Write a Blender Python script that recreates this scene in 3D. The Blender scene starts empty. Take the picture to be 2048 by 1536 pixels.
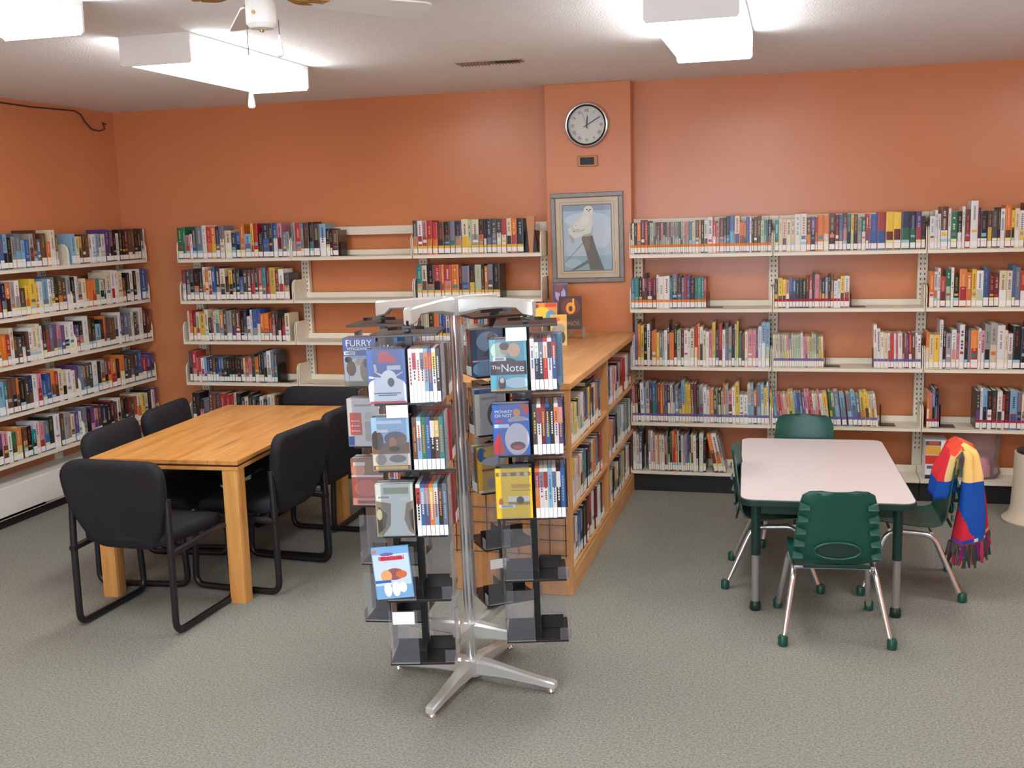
import bpy, math, random
from mathutils import Matrix, Vector
R = math.radians
rnd = random.Random(7)
C = bpy.context.scene.collection

# ------------------------------------------------------------------ camera, world, light, exposure
FPX = 2135.0
CAMZ = 1.858
def make_camera(yaw=.2622, pitch=-.156, roll=-.028):
    c, s = math.cos(yaw), math.sin(yaw)
    fwd = Vector((-s*math.cos(pitch), c*math.cos(pitch), math.sin(pitch)))
    r = Vector((c, s, 0)); u = r.cross(fwd)
    r2 = r*math.cos(roll) + u*math.sin(roll); u2 = -r*math.sin(roll) + u*math.cos(roll)
    cd = bpy.data.cameras.new('camera'); co = bpy.data.objects.new('camera', cd); C.objects.link(co)
    cd.sensor_width = 36; cd.lens = FPX/2048*36; cd.clip_start = .05
    M = Matrix((r2, u2, -fwd)).transposed().to_4x4(); M.translation = (0, 0, CAMZ)
    co.matrix_world = M
    bpy.context.scene.camera = co
    return co, r2, u2, fwd
cam, CR, CU, CF = make_camera()
def project(p):
    v = Vector(p) - Vector((0, 0, CAMZ)); d = v.dot(CF)
    return 1024 + FPX*v.dot(CR)/d, 768 - FPX*v.dot(CU)/d, d

w = bpy.data.worlds.new('world'); bpy.context.scene.world = w; w.use_nodes = True
w.node_tree.nodes['Background'].inputs[0].default_value = (.8, .88, 1, 1)
w.node_tree.nodes['Background'].inputs[1].default_value = .12
LAMP_STRENGTH = 14.0
def area_light(name, loc, rot, sx, sy, power, col):
    l = bpy.data.lights.new(name, 'AREA'); l.shape = 'RECTANGLE'; l.size = sx; l.size_y = sy; l.energy = power; l.color = col
    o = bpy.data.objects.new(name, l); C.objects.link(o); o.location = loc; o.rotation_euler = rot
    return o
# daylight through the windows of the wall behind the camera
area_light('window_daylight', (-1.2, -1.85, 1.5), (R(90), 0, R(0)), 3.2, 1.3, 130, (.78, .89, 1))
# unseen ceiling fittings added to brighten room and ceiling, built with the others below
UNSEEN_FITTINGS = ((-2.8, .9), (-.4, 2.3), (-.4, -.4), (1.95, 4.9), (1.95, 2.3))
vs = bpy.context.scene.view_settings
vs.view_transform = 'Standard'; vs.look = 'None'; vs.gamma = 1; vs.use_curve_mapping = False
vs.exposure = .22

# ------------------------------------------------------------------ materials
def S(r, g, b):
    f = lambda v: ((v/255+.055)/1.055)**2.4 if v > 10 else v/255/12.92
    return (f(r), f(g), f(b), 1)
def mat(name, col, rough=.5, metal=0, noise=0, nscale=20, bump=0, bscale=60, emit=0, spec=.5, coat=0, detail=3, col2=None):
    m = bpy.data.materials.new(name); m.use_nodes = True
    nt = m.node_tree; b = nt.nodes['Principled BSDF']
    b.inputs['Base Color'].default_value = col; b.inputs['Roughness'].default_value = rough
    b.inputs['Metallic'].default_value = metal; b.inputs['Specular IOR Level'].default_value = spec
    b.inputs['Coat Weight'].default_value = coat
    tc = nt.nodes.new('ShaderNodeTexCoord')
    if noise or col2:
        n = nt.nodes.new('ShaderNodeTexNoise'); n.inputs['Scale'].default_value = nscale; n.inputs['Detail'].default_value = detail
        nt.links.new(tc.outputs['Object'], n.inputs['Vector'])
        mx = nt.nodes.new('ShaderNodeMix'); mx.data_type = 'RGBA'
        a = col2 or tuple(max(0, c*(1-noise)) for c in col[:3])+(1,)
        d = col if col2 else tuple(min(1, c*(1+noise)) for c in col[:3])+(1,)
        mx.inputs['A'].default_value = a; mx.inputs['B'].default_value = d
        cr = nt.nodes.new('ShaderNodeMapRange'); cr.inputs[1].default_value = .35; cr.inputs[2].default_value = .65
        nt.links.new(n.outputs[0], cr.inputs[0]); nt.links.new(cr.outputs[0], mx.inputs['Factor'])
        nt.links.new(mx.outputs['Result'], b.inputs['Base Color'])
    if bump:
        n = nt.nodes.new('ShaderNodeTexNoise'); n.inputs['Scale'].default_value = bscale; n.inputs['Detail'].default_value = 4
        nt.links.new(tc.outputs['Object'], n.inputs['Vector'])
        bp = nt.nodes.new('ShaderNodeBump'); bp.inputs['Strength'].default_value = bump; bp.inputs['Distance'].default_value = .01
        nt.links.new(n.outputs[0], bp.inputs['Height']); nt.links.new(bp.outputs[0], b.inputs['Normal'])
    if emit:
        b.inputs['Emission Color'].default_value = col; b.inputs['Emission Strength'].default_value = emit
    return m
def attr_mat(name, rough, spec=.5, coat=0):
    m = bpy.data.materials.new(name); m.use_nodes = True; nt = m.node_tree; b = nt.nodes['Principled BSDF']
    a = nt.nodes.new('ShaderNodeAttribute'); a.attribute_name = 'Col'
    nt.links.new(a.outputs['Color'], b.inputs['Base Color'])
    b.inputs['Roughness'].default_value = rough; b.inputs['Specular IOR Level'].default_value = spec; b.inputs['Coat Weight'].default_value = coat
    return m
def wood(name, c1, c2, axis=1, rough=.35, knots=True):
    m = bpy.data.materials.new(name); m.use_nodes = True; nt = m.node_tree; b = nt.nodes['Principled BSDF']
    tc = nt.nodes.new('ShaderNodeTexCoord'); mp = nt.nodes.new('ShaderNodeMapping')
    sc = [9, 9, 9]; sc[axis] = .9; mp.inputs['Scale'].default_value = sc
    oi = nt.nodes.new('ShaderNodeObjectInfo'); ad = nt.nodes.new('ShaderNodeVectorMath'); ad.operation = 'ADD'
    ml = nt.nodes.new('ShaderNodeMath'); ml.operation = 'MULTIPLY'; ml.inputs[1].default_value = 37
    nt.links.new(oi.outputs['Random'], ml.inputs[0]); nt.links.new(tc.outputs['Object'], ad.inputs[0]); nt.links.new(ml.outputs[0], ad.inputs[1])
    nt.links.new(ad.outputs[0], mp.inputs[0])
    n = nt.nodes.new('ShaderNodeTexNoise'); n.inputs['Scale'].default_value = 1.6; n.inputs['Detail'].default_value = 6; n.inputs['Distortion'].default_value = 1.2
    nt.links.new(mp.outputs[0], n.inputs['Vector'])
    rp = nt.nodes.new('ShaderNodeValToRGB'); rp.color_ramp.elements[0].position = .36; rp.color_ramp.elements[0].color = c2
    rp.color_ramp.elements[1].position = .62; rp.color_ramp.elements[1].color = c1
    nt.links.new(n.outputs[0], rp.inputs[0])
    out = rp.outputs[0]
    if knots:
        v = nt.nodes.new('ShaderNodeTexVoronoi'); v.inputs['Scale'].default_value = .55; nt.links.new(mp.outputs[0], v.inputs['Vector'])
        kr = nt.nodes.new('ShaderNodeMapRange'); kr.inputs[1].default_value = .03; kr.inputs[2].default_value = .12
        nt.links.new(v.outputs['Distance'], kr.inputs[0])
        mx = nt.nodes.new('ShaderNodeMix'); mx.data_type = 'RGBA'; mx.inputs['A'].default_value = tuple(c*.35 for c in c2[:3])+(1,)
        nt.links.new(kr.outputs[0], mx.inputs['Factor']); nt.links.new(out, mx.inputs['B']); out = mx.outputs['Result']
    nt.links.new(out, b.inputs['Base Color']); b.inputs['Roughness'].default_value = rough
    return m
def glassy(name, tint, a=.03, rough=.06):
    m = bpy.data.materials.new(name); m.use_nodes = True; nt = m.node_tree; nt.nodes.clear()
    o = nt.nodes.new('ShaderNodeOutputMaterial'); t = nt.nodes.new('ShaderNodeBsdfTransparent'); t.inputs[0].default_value = tint
    g = nt.nodes.new('ShaderNodeBsdfPrincipled'); g.inputs['Base Color'].default_value = (.75, .78, .82, 1); g.inputs['Roughness'].default_value = rough
    fr = nt.nodes.new('ShaderNodeFresnel'); fr.inputs[0].default_value = 1.45
    ad = nt.nodes.new('ShaderNodeMath'); ad.operation = 'ADD'; ad.inputs[1].default_value = a
    mx = nt.nodes.new('ShaderNodeMixShader')
    nt.links.new(fr.outputs[0], ad.inputs[0]); nt.links.new(ad.outputs[0], mx.inputs[0])
    nt.links.new(t.outputs[0], mx.inputs[1]); nt.links.new(g.outputs[0], mx.inputs[2]); nt.links.new(mx.outputs[0], o.inputs[0])
    return m

M = {}
M['wall'] = mat('orange_wall_paint', S(204, 130, 86), .29, noise=.04, nscale=1.2, bump=.02, bscale=180, spec=.5)
M['ceiling'] = mat('ceiling_texture', S(240, 243, 248), .95, noise=.02, nscale=40, bump=.3, bscale=110, spec=.1)
M['carpet'] = mat('carpet', S(160, 161, 152), .98, nscale=110, bump=.6, bscale=240, spec=.1, col2=S(124, 126, 118), detail=6)
M['steel'] = mat('cream_painted_steel', S(226, 220, 202), .42, noise=.02, nscale=3)
M['steel_white'] = mat('white_painted_steel', S(228, 226, 220), .45)
M['kick'] = mat('black_kick_plate', S(24, 24, 26), .5)
M['slot'] = mat('dark_slot', S(50, 46, 42), .8)
M['pine'] = wood('pine_board', S(216, 158, 88), S(194, 130, 62), 1, .34)
M['pine_leg'] = wood('pine_leg', S(222, 166, 96), S(200, 138, 70), 2, .36)
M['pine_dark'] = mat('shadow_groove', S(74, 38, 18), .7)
M['maple'] = wood('bookcase_veneer', S(214, 164, 108), S(196, 142, 86), 1, .4, knots=False)
M['maple_v'] = wood('bookcase_veneer_upright', S(208, 158, 104), S(190, 136, 82), 2, .4, knots=False)
M['fabric'] = mat('black_chair_fabric', S(30, 31, 37), .75, noise=.25, nscale=160, bump=.15, bscale=400, spec=.3)
M['tube'] = mat('black_steel_tube', S(24, 25, 30), .38)
M['chrome'] = mat('chrome', S(222, 226, 230), .2, .9)
M['alu'] = mat('cast_aluminium', S(206, 209, 206), .33, .45, noise=.04, nscale=12)
M['green'] = mat('green_plastic', S(12, 76, 64), .38, noise=.06, nscale=30, spec=.5)
M['green_dk'] = mat('dark_green_plastic', S(10, 50, 42), .4)
M['laminate'] = mat('pale_laminate', S(214, 204, 204), .35, noise=.03, nscale=260)
M['leg_grey'] = mat('grey_leg', S(150, 150, 148), .4, .3)
M['black'] = mat('black_plastic', S(18, 18, 20), .35)
M['plate'] = mat('charcoal_acrylic_plate', S(34, 32, 33), .3)
M['clear'] = glassy('clear_acrylic', (.93, .94, .96, 1))
M['white'] = mat('white_plastic', S(232, 232, 230), .4)
M['card'] = mat('white_card', S(236, 240, 242), .6)
M['brass'] = mat('brass', S(196, 160, 100), .22, .9)
M['lens'] = mat('glowing_lens', (1, .98, .95, 1), .4, emit=LAMP_STRENGTH)
M['book'] = attr_mat('printed_cover', .33, .5)
M['paper'] = attr_mat('page_block', .9, .1)
M['label'] = mat('paper_label', S(232, 230, 226), .55)
M['print'] = attr_mat('flat_print', .3, .5, .3)
M['matte'] = attr_mat('matte_print', .7, .3)
M['cloth'] = attr_mat('woven_cloth', .95, .1)
M['frame'] = mat('grey_frame', S(128, 128, 126), .4, .3, noise=.08, nscale=40)
M['glass'] = glassy('picture_glass', (1, 1, 1, 1), .03, .03)
M['beige'] = mat('beige_plastic', S(208, 194, 172), .5)
M['ink'] = mat('black_ink', S(30, 30, 32), .5)
M['wire'] = mat('dark_wire', S(60, 50, 60), .5)
M['thermo'] = mat('thermostat_beige', S(186, 132, 92), .5)
M['vent'] = mat('vent_metal', S(160, 148, 138), .5)
M['gridwire'] = mat('grid_wire', S(66, 48, 38), .4, .3)
M['bag'] = glassy('clear_bag', (.93, .88, .9, 1), .12, .2)
M['pink'] = mat('pink_content', S(196, 140, 158), .6)

# ------------------------------------------------------------------ mesh builder
class MB:
    def __init__(s): s.v = []; s.f = []; s.m = []; s.c = []; s.T = None
    def add(s, vs, fs, mi=0, col=(1, 1, 1, 1), T=None):
        n = len(s.v)
        T = T if T is not None else s.T
        if T is not None: vs = [tuple(T @ Vector(p)) for p in vs]
        s.v += [tuple(p) for p in vs]; s.f += [tuple(i+n for i in f) for f in fs]
        s.m += [mi]*len(fs); s.c += [col]*len(fs)
    def box(s, x0, x1, y0, y1, z0, z1, mi=0, col=(1, 1, 1, 1), T=None):
        s.add([(x0, y0, z0), (x1, y0, z0), (x1, y1, z0), (x0, y1, z0), (x0, y0, z1), (x1, y0, z1), (x1, y1, z1), (x0, y1, z1)],
              [(0, 3, 2, 1), (4, 5, 6, 7), (0, 1, 5, 4), (1, 2, 6, 5), (2, 3, 7, 6), (3, 0, 4, 7)], mi, col, T)
    def loft(s, rings, mi=0, caps=True, closed=False, col=(1, 1, 1, 1), T=None):
        k = len(rings[0]); vs = [p for r in rings for p in r]; fs = []
        n = len(rings)
        for i in range(n if closed else n-1):
            for j in range(k):
                a = i*k+j; b = i*k+(j+1) % k; i2 = (i+1) % n
                fs.append((a, b, i2*k+(j+1) % k, i2*k+j))
        if caps and not closed: fs.append(tuple(reversed(range(k)))); fs.append(tuple((n-1)*k+j for j in range(k)))
        s.add(vs, fs, mi, col, T)
    def cyl(s, p0, p1, r0, r1=None, n=16, mi=0, col=(1, 1, 1, 1), T=None):
        s.tube([p0, p1], [r0, r0 if r1 is None else r1], n, mi, col, T)
    def tube(s, path, r, n=10, mi=0, col=(1, 1, 1, 1), T=None, closed=False, sq=1):
        P = [Vector(p) for p in path]; N = len(P)
        rr = r if isinstance(r, (list, tuple)) else [r]*N
        rings = []; up = None
        for i, p in enumerate(P):
            if closed: d = P[(i+1) % N]-P[i-1]
            else: d = P[min(i+1, N-1)]-P[max(i-1, 0)]
            d.normalize()
            if up is None:
                up = Vector((0, 0, 1)) if abs(d.z) < .9 else Vector((1, 0, 0))
            a = d.cross(up).normalized(); b = a.cross(d).normalized(); up = b
            rings.append([tuple(p+a*math.cos(t)*rr[i]+b*math.sin(t)*rr[i]*sq) for t in [2*math.pi*k/n for k in range(n)]])
        s.loft(rings, mi, not closed, closed, col, T)
    def lathe(s, prof, n=24, c=(0, 0, 0), mi=0, col=(1, 1, 1, 1), T=None):
        s.loft([[(c[0]+r*math.cos(2*math.pi*k/n), c[1]+r*math.sin(2*math.pi*k/n), c[2]+z) for k in range(n)] for r, z in prof], mi, True, False, col, T)
    def prism(s, pts, z0, z1, mi=0, col=(1, 1, 1, 1), T=None):
        s.loft([[(x, y, z0) for x, y in pts], [(x, y, z1) for x, y in pts]], mi, True, False, col, T)
    def build(s, name, mats, parent=None, smooth=False, bevel=0, T=None, link=True, seg=2):
        me = bpy.data.meshes.new(name); me.from_pydata(s.v, [], s.f)
        if not isinstance(mats, (list, tuple)): mats = [mats]
        for m in mats: me.materials.append(m)
        me.polygons.foreach_set('material_index', s.m)
        if any(m in ATTR for m in mats):
            a = me.color_attributes.new('Col', 'FLOAT_COLOR', 'CORNER'); d = []
            for f, c in zip(s.f, s.c): d += list(c)*len(f)
            a.data.foreach_set('color', d)
        if smooth: me.polygons.foreach_set('use_smooth', [True]*len(s.f))
        me.update()
        o = bpy.data.objects.new(name, me)
        C.objects.link(o)
        if smooth and smooth != 'all':
            try: me.set_sharp_from_angle(angle=R(38))
            except Exception: pass
        if bevel:
            b = o.modifiers.new('bevel', 'BEVEL'); b.width = bevel; b.segments = seg; b.limit_method = 'ANGLE'; b.angle_limit = R(40)
        if parent: o.parent = parent
        if T is not None: o.matrix_basis = T
        return o
ATTR = {M['book'], M['paper'], M['print'], M['matte'], M['cloth']}
def bx(name, dims, m, parent=None, bevel=0, T=None):
    b = MB(); b.box(*dims); return b.build(name, m, parent, False, bevel, T)
def tag(o, label=None, cat=None, group=None, kind=None):
    if label: o['label'] = label
    if cat: o['category'] = cat
    if group: o['group'] = group
    if kind: o['kind'] = kind
    return o
def thing(name, label, cat, loc=(0, 0, 0), rz=0, group=None, T=None):
    o = bpy.data.objects.new(name, None); C.objects.link(o); o.empty_display_size = .1
    o.location = loc; o.rotation_euler = (0, 0, rz)
    if T is not None: o.matrix_basis = T
    return tag(o, label, cat, group)
def struct(o): o['kind'] = 'structure'; return o
def copy_tree(o, parent=None):
    c = o.copy(); C.objects.link(c); c.parent = parent
    for ch in [x for x in KIDS.get(o.name, [])]: copy_tree(ch, c)
    return c
KIDS = {}
def scan_kids():
    KIDS.clear()
    for x in bpy.data.objects:
        if x.parent: KIDS.setdefault(x.parent.name, []).append(x)
def fillet(path, r, n=5):
    out = [Vector(path[0])]
    for i in range(1, len(path)-1):
        a, b, c = Vector(path[i-1]), Vector(path[i]), Vector(path[i+1])
        u = (a-b).normalized(); v = (c-b).normalized(); d = min(r, (a-b).length*.45, (c-b).length*.45)
        p0 = b+u*d; p1 = b+v*d
        for k in range(n+1):
            t = k/n; out.append(p0*(1-t)**2+b*2*t*(1-t)+p1*t*t)
    out.append(Vector(path[-1])); return [tuple(p) for p in out]
def rounded(pts, r, n=5):
    out = []; N = len(pts)
    for i in range(N):
        a, b, c = Vector(pts[i-1]), Vector(pts[i]), Vector(pts[(i+1) % N])
        u = (a-b).normalized(); v = (c-b).normalized(); d = min(r if not isinstance(r, (list, tuple)) else r[i], (a-b).length*.49, (c-b).length*.49)
        p0 = b+u*d; p1 = b+v*d
        for k in range(n+1):
            t = k/n; q = p0*(1-t)**2+b*2*t*(1-t)+p1*t*t; out.append((q.x, q.y))
    return out
def Tr(x, y, z): return Matrix.Translation((x, y, z))
def Rz(a): return Matrix.Rotation(a, 4, 'Z')
def Rx(a): return Matrix.Rotation(a, 4, 'X')
def Ry(a): return Matrix.Rotation(a, 4, 'Y')
def text(name, s, size, m, parent, T, ext=.0004, align='CENTER', sx=1, shear=0):
    cu = bpy.data.curves.new(name, 'FONT'); cu.body = s; cu.size = size; cu.extrude = ext; cu.align_x = align; cu.align_y = 'CENTER'
    cu.materials.append(m)
    cu.shear = shear
    tmp = bpy.data.objects.new('tmp', cu); C.objects.link(tmp); bpy.context.view_layer.update()
    me = bpy.data.meshes.new_from_object(tmp.evaluated_get(bpy.context.evaluated_depsgraph_get()))
    bpy.data.objects.remove(tmp); me.name = name; me.materials.clear(); me.materials.append(m)
    o = bpy.data.objects.new(name, me); C.objects.link(o); o.parent = parent
    o.matrix_basis = T @ Matrix.Diagonal((sx, 1, 1, 1))
    return o
XZ = Matrix(((1, 0, 0, 0), (0, 0, -1, 0), (0, 1, 0, 0), (0, 0, 0, 1)))   # a drawing in x,y set upright facing -y

# ------------------------------------------------------------------ room
WX, WY, H = -5.02, 7.26, 2.712
EX, SY = 3.2, -2.0
struct(bx('floor', (WX, EX, SY, WY, -.1, 0), M['carpet']))
struct(bx('ceiling', (WX, EX, SY, WY, H, H+.1), M['ceiling']))
struct(bx('wall_back', (WX-.1, EX+.1, WY, WY+.12, -.1, H+.1), M['wall']))
struct(bx('wall_left', (WX-.12, WX, SY, WY, -.1, H+.1), M['wall']))
struct(bx('wall_right', (EX, EX+.12, SY, WY, -.1, H+.1), M['wall']))
struct(bx('wall_front', (WX-.1, EX+.1, SY-.12, SY, -.1, H+.1), M['wall']))
COLY = 7.14
struct(bx('wall_column', (-1.64, -1.062, COLY, WY+.001, 0, H), M['wall'], bevel=.004))
# ------------------------------------------------------------------ books
PAL = dict(k=(26, 25, 28), K=(28, 36, 74), w=(214, 212, 210), g=(150, 148, 144), G=(20, 112, 74), r=(186, 40, 38), m=(112, 28, 44),
           o=(226, 116, 34), y=(228, 186, 44), b=(32, 88, 164), B=(110, 168, 206), t=(24, 132, 140), c=(216, 200, 164), n=(96, 60, 42),
           p=(206, 124, 134), v=(88, 62, 128), s=(98, 112, 136), d=(64, 64, 66), e=(170, 190, 158))
CN = dict(k='black', K='navy', w='white', g='grey', G='green', r='red', m='maroon', o='orange', y='yellow', b='blue', B='light blue',
          t='teal', c='cream', n='brown', p='pink', v='purple', s='slate blue', d='charcoal', e='pale green')
def pal(ch, j=10):
    r, g, b = PAL[ch]; k = rnd.uniform(-j, j); m_ = (r+g+b)/3; q = rnd.uniform(.1, .34)
    r, g, b = r+(m_-r)*q, g+(m_-g)*q, b+(m_-b)*q
    return S(*[min(255, max(4, x+k+rnd.uniform(-4, 4))) for x in (r, g, b)])
def parse(spec):
    out = []
    for t in spec.split():
        rep = 1
        if 'x' in t: t, r_ = t.split('x'); rep = int(r_)
        c1 = t[0]; h = int(t[1:3])/100; rest = t[3:]
        c2 = rest[0] if rest and rest[0].isalpha() else None
        wf = 1.0
        for ch in rest:
            if ch == '+': wf *= 1.4
            if ch == '-': wf *= .6
        ln = -1 if '/' in rest else 0
        for _ in range(rep): out.append((c1, c2, h*rnd.uniform(.985, 1.01), wf*rnd.uniform(.9, 1.1)))
    return out
BOOKS = []
def row(mx, u0, u1, z, spec, where, sticker='w', lean=0, depth=.15, back=0.0, tmax=.055):
    """mx: shelf frame (x along the shelf, y into it), u0..u1 metres along it"""
    bs = parse(spec) if isinstance(spec, str) else spec
    tot = sum(b[3] for b in bs); ct = math.cos(R(lean)); k = (u1-u0)*ct/tot; u = u0
    for i, (c1, c2, h, wf) in enumerate(bs):
        wd = min(wf*k, tmax)
        T = mx @ Tr(u, back+rnd.uniform(0, .008), z)
        if lean: T = (mx @ Tr(u, back+rnd.uniform(0, .008), z) @ Ry(R(lean))) if lean < 0 else (mx @ Tr(u+wd/ct, back, z) @ Ry(R(lean)) @ Tr(-wd, 0, 0))
        BOOKS.append(dict(T=T, w=wd-.0008, h=h, d=depth*rnd.uniform(.92, 1.05), c1=c1, c2=c2, st=sticker, where=where, i=i, n=len(bs), plain=(wf > 1.7)))
        u += wf*k/ct
def book_geo(b, mb, T=None, with_label=True):
    w_, h, d = b['w'], b['h'], b['d']; c1 = pal(b['c1']); t = min(.0026, w_*.2)
    c2 = pal(b['c2']) if b['c2'] else c1
    side = c1
    pg = S(222, 214, 196)
    mb.box(0, t, .001, d, 0, h, 0, side, T); mb.box(w_-t, w_, .001, d, 0, h, 0, side, T)
    sp = t
    # rounded spine in three facets, colour split into bands
    zz = [0, h*rnd.uniform(.4, .6), h] if b['c2'] else [0, h]
    for a in range(len(zz)-1):
        cc = c2 if (a == 0 and b['c2']) else c1
        z0, z1 = zz[a], zz[a+1]
        mb.add([(0, .002, z0), (w_*.2, 0, z0), (w_*.8, 0, z0), (w_, .002, z0), (0, .002, z1), (w_*.2, 0, z1), (w_*.8, 0, z1), (w_, .002, z1),
                (0, sp+.003, z0), (w_, sp+.003, z0), (w_, sp+.003, z1), (0, sp+.003, z1)],
               [(0, 1, 5, 4), (1, 2, 6, 5), (2, 3, 7, 6), (4, 5, 6, 7, 10, 11), (9, 8, 11, 10)], 0, cc, T)
    mb.box(t, w_-t, sp+.003, d-.004, .003, h-.003, 1, pg, T)
    # title lettering down the spine
    lum = sum(PAL[b['c1']])/3
    ink = rnd.choice([(236, 234, 226), (226, 196, 90), (236, 234, 226), (210, 80, 60)] if lum < 130 else [(30, 30, 40), (150, 30, 30), (40, 50, 110), (30, 30, 40)])
    base_ = PAL[b['c1']]; f_ = rnd.uniform(.35, .8); ink = S(*[x*f_+y_*(1-f_) for x, y_ in zip(ink, base_)])
    if w_ > .009 and h > .1 and not b.get('plain'):
        z1 = h*rnd.uniform(.86, .95); n = rnd.randint(6, 13); zend = h*rnd.uniform(.42, .6); lh = (z1-zend)/n; wl = min(.013, w_*rnd.uniform(.25, .5))
        for q in range(n):
            if rnd.random() < .13: continue
            a = z1-(q+1)*lh; hw = wl/2*rnd.uniform(.8, 1)
            mb.add([(w_/2-hw, -.0005, a), (w_/2+hw, -.0005, a), (w_/2+hw, -.0005, a+lh*.72), (w_/2-hw, -.0005, a+lh*.72)], [(0, 1, 2, 3)], 0, ink, T)
        if w_ > .02 and rnd.random() < .5 and not b.get('plain'):
            hh = h*rnd.uniform(.05, .1); a = h*rnd.uniform(.3, .36)
            mb.add([(w_*.15, -.0005, a), (w_*.85, -.0005, a), (w_*.85, -.0005, a+hh), (w_*.15, -.0005, a+hh)], [(0, 1, 2, 3)], 0, pal(rnd.choice('wroysBtg')), T)
    if with_label: label_geo(b, mb, T, 2)
STC = dict(w=None, o=(226, 130, 50), y=(214, 178, 70), r=(168, 34, 56), v=(104, 96, 150), B=(140, 190, 210))
def label_geo(b, mb, T=None, mi=0):
    w_, h = b['w'], b['h']; m = w_*.06; z0 = .008; z1 = z0+.033
    mb.box(m, w_-m, -.0012, .002, z0, z1, mi, S(232, 230, 226), T)
    c = STC[b['st']]
    if b['st'] == 'w' and rnd.random() < .55: c = rnd.choice([(150, 196, 214), (226, 226, 200), (230, 228, 226), (220, 222, 150)])
    if c: mb.box(m, w_-m, -.0012, .002, z1+.001, z1+.017, mi, S(*c), T)
ORD = lambda n: '%d%s' % (n, 'th' if 10 <= n % 100 <= 20 else {1: 'st', 2: 'nd', 3: 'rd'}.get(n % 10, 'th'))
def finish_books(limit=296):
    def area(b):
        T = b['T']; q = [project(T @ Vector(p)) for p in ((0, 0, 0), (b['w'], 0, 0), (b['w'], 0, b['h']), (0, 0, b['h']))]
        if 'unseen' in b['where'][0] or 'hidden' in b['where'][0]: return 0
        if any(p[2] < .1 or not (2 < p[0] < 2046 and 2 < p[1] < 1534) for p in q): return 0
        return abs(sum(q[i][0]*q[(i+1) % 4][1]-q[(i+1) % 4][0]*q[i][1] for i in range(4)))/2*b.get('vis', 1)
    order = sorted(range(len(BOOKS)), key=lambda i: -area(BOOKS[i])); big = set(order[:limit])
    rest = MB()
    for i, b in enumerate(BOOKS):
        if i in big:
            mb = MB(); book_geo(b, mb, None, False)
            o = mb.build('book', [M['book'], M['paper']], None, False, 0, b['T'])
            lb = MB(); label_geo(b, lb); lb.build('spine_label', [M['matte']], o)
            sz = 'thick ' if b['w'] > .04 else ('slim ' if b['w'] < .014 else '')
            cn = CN[b['c1']] + (' and ' + CN[b['c2']] if b['c2'] and b['c2'] != b['c1'] else '')
            tag(o, '%s%s book, %s from left, %s' % (sz, cn, ORD(b['i']+1), b['where'][0]), 'book', b['where'][1])
        else:
            book_geo(b, rest, b['T'], True)
    o = rest.build('shelved_books', [M['book'], M['paper'], M['matte']])
    tag(o, 'remaining smaller and slimmer library books packed along the wall shelves', 'books', None, 'stuff')

def rand_spec(n, cols, h0, h1, two=.25):
    return [(rnd.choice(cols), rnd.choice(cols) if rnd.random() < two else None, rnd.uniform(h0, h1), rnd.choice([.6, .8, 1, 1, 1.3])) for _ in range(n)]

# ------------------------------------------------------------------ cantilever steel shelving
B = .914
DEP = .26
def bracket_mb(x, h=.15, d=DEP-.012, t=.0035):
    """end plate of a shelf with a rounded upper front corner and a lightening hole"""
    mb = MB(); pts = [(0, -.012), (d, -.012), (d, h)]
    r = .05
    for k in range(7):
        a = math.pi/2+k/6*math.pi/2; pts.append((r+r*math.cos(a), h-r+r*math.sin(a)))
    mb.loft([[(x-t/2, p[0], p[1]) for p in pts], [(x+t/2, p[0], p[1]) for p in pts]])
    mb.cyl((x-t, .075, h*.52), (x+t, .075, h*.52), .011, n=14)
    # rolled front edge
    mb.tube([(x, .003, -.01), (x, .003, h-r), (x, .012, h-.018), (x, .03, h-.003), (x, r, h)], .0045, 6)
    return mb
def shelving(name, label, mx, x0, nb, heights, H0, base_z, top_rail=True, slots=True, kick_h=.1, kick_d=.03):
    """heights: underside level of each shelf's front lip"""
    t = thing(name, label, 'shelving', T=mx @ Tr(x0, 0, 0))
    L = nb*B
    for k in range(nb+1):
        xk = min(max(k*B, .03), L-.03)
        b = MB(); b.box(xk-.03, xk+.03, DEP-.045, DEP-.002, 0, H0)
        up = b.build('upright', M['steel'], t, bevel=.002)
        sl = MB(); z = .3
        while z < H0-.05:
            for dx in (-.012, .012): sl.box(xk+dx-.003, xk+dx+.003, DEP-.0458, DEP-.044, z, z+.013)
            z += .032
        so = sl.build('slot_row', M['slot'], up); so['kind'] = 'stuff'
    for k in range(nb):
        for hi, z in enumerate(heights[k] if isinstance(heights[0], (list, tuple)) else heights):
            a, c = k*B+.003, (k+1)*B-.003
            s = MB(); s.box(a, c, 0, DEP-.05, z+.022, z+.026)
            s.box(a, c, 0, .002, z, z+.024); s.box(a, c, DEP-.054, DEP-.05, z+.026, z+.062)     # front lip, back stop
            s.box(a, c, .003, .012, z, z+.003)
            so = s.build('shelf', M['steel'], t)
            for xx in (a+.003, c-.003):
                bm = bracket_mb(xx); bm.build('end_bracket', M['steel'], so, T=Tr(0, 0, z+.012))
    if top_rail:
        for k in range(nb):
            bx('top_rail', (k*B+.032, (k+1)*B-.032, DEP-.04, DEP-.015, H0-.06, H0), M['steel'], t, .002)
    # base shelf on a kick plate
    for k in range(nb):
        a, c = k*B+.002, (k+1)*B-.002
        s = MB(); s.box(a, c, 0, DEP-.05, base_z, base_z+.022); s.box(a, c, DEP-.054, DEP-.05, base_z+.022, base_z+.07)
        s.build('base_shelf', M['steel'], t, bevel=.002)
        bx('kick_plate', (a, c, kick_d, DEP-.05, 0, base_z), M['kick'], t)
    return t
YS = 6.98                                # front of the back wall's shelves
MXB = Tr(0, YS, 0)
XLS = -4.78
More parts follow.
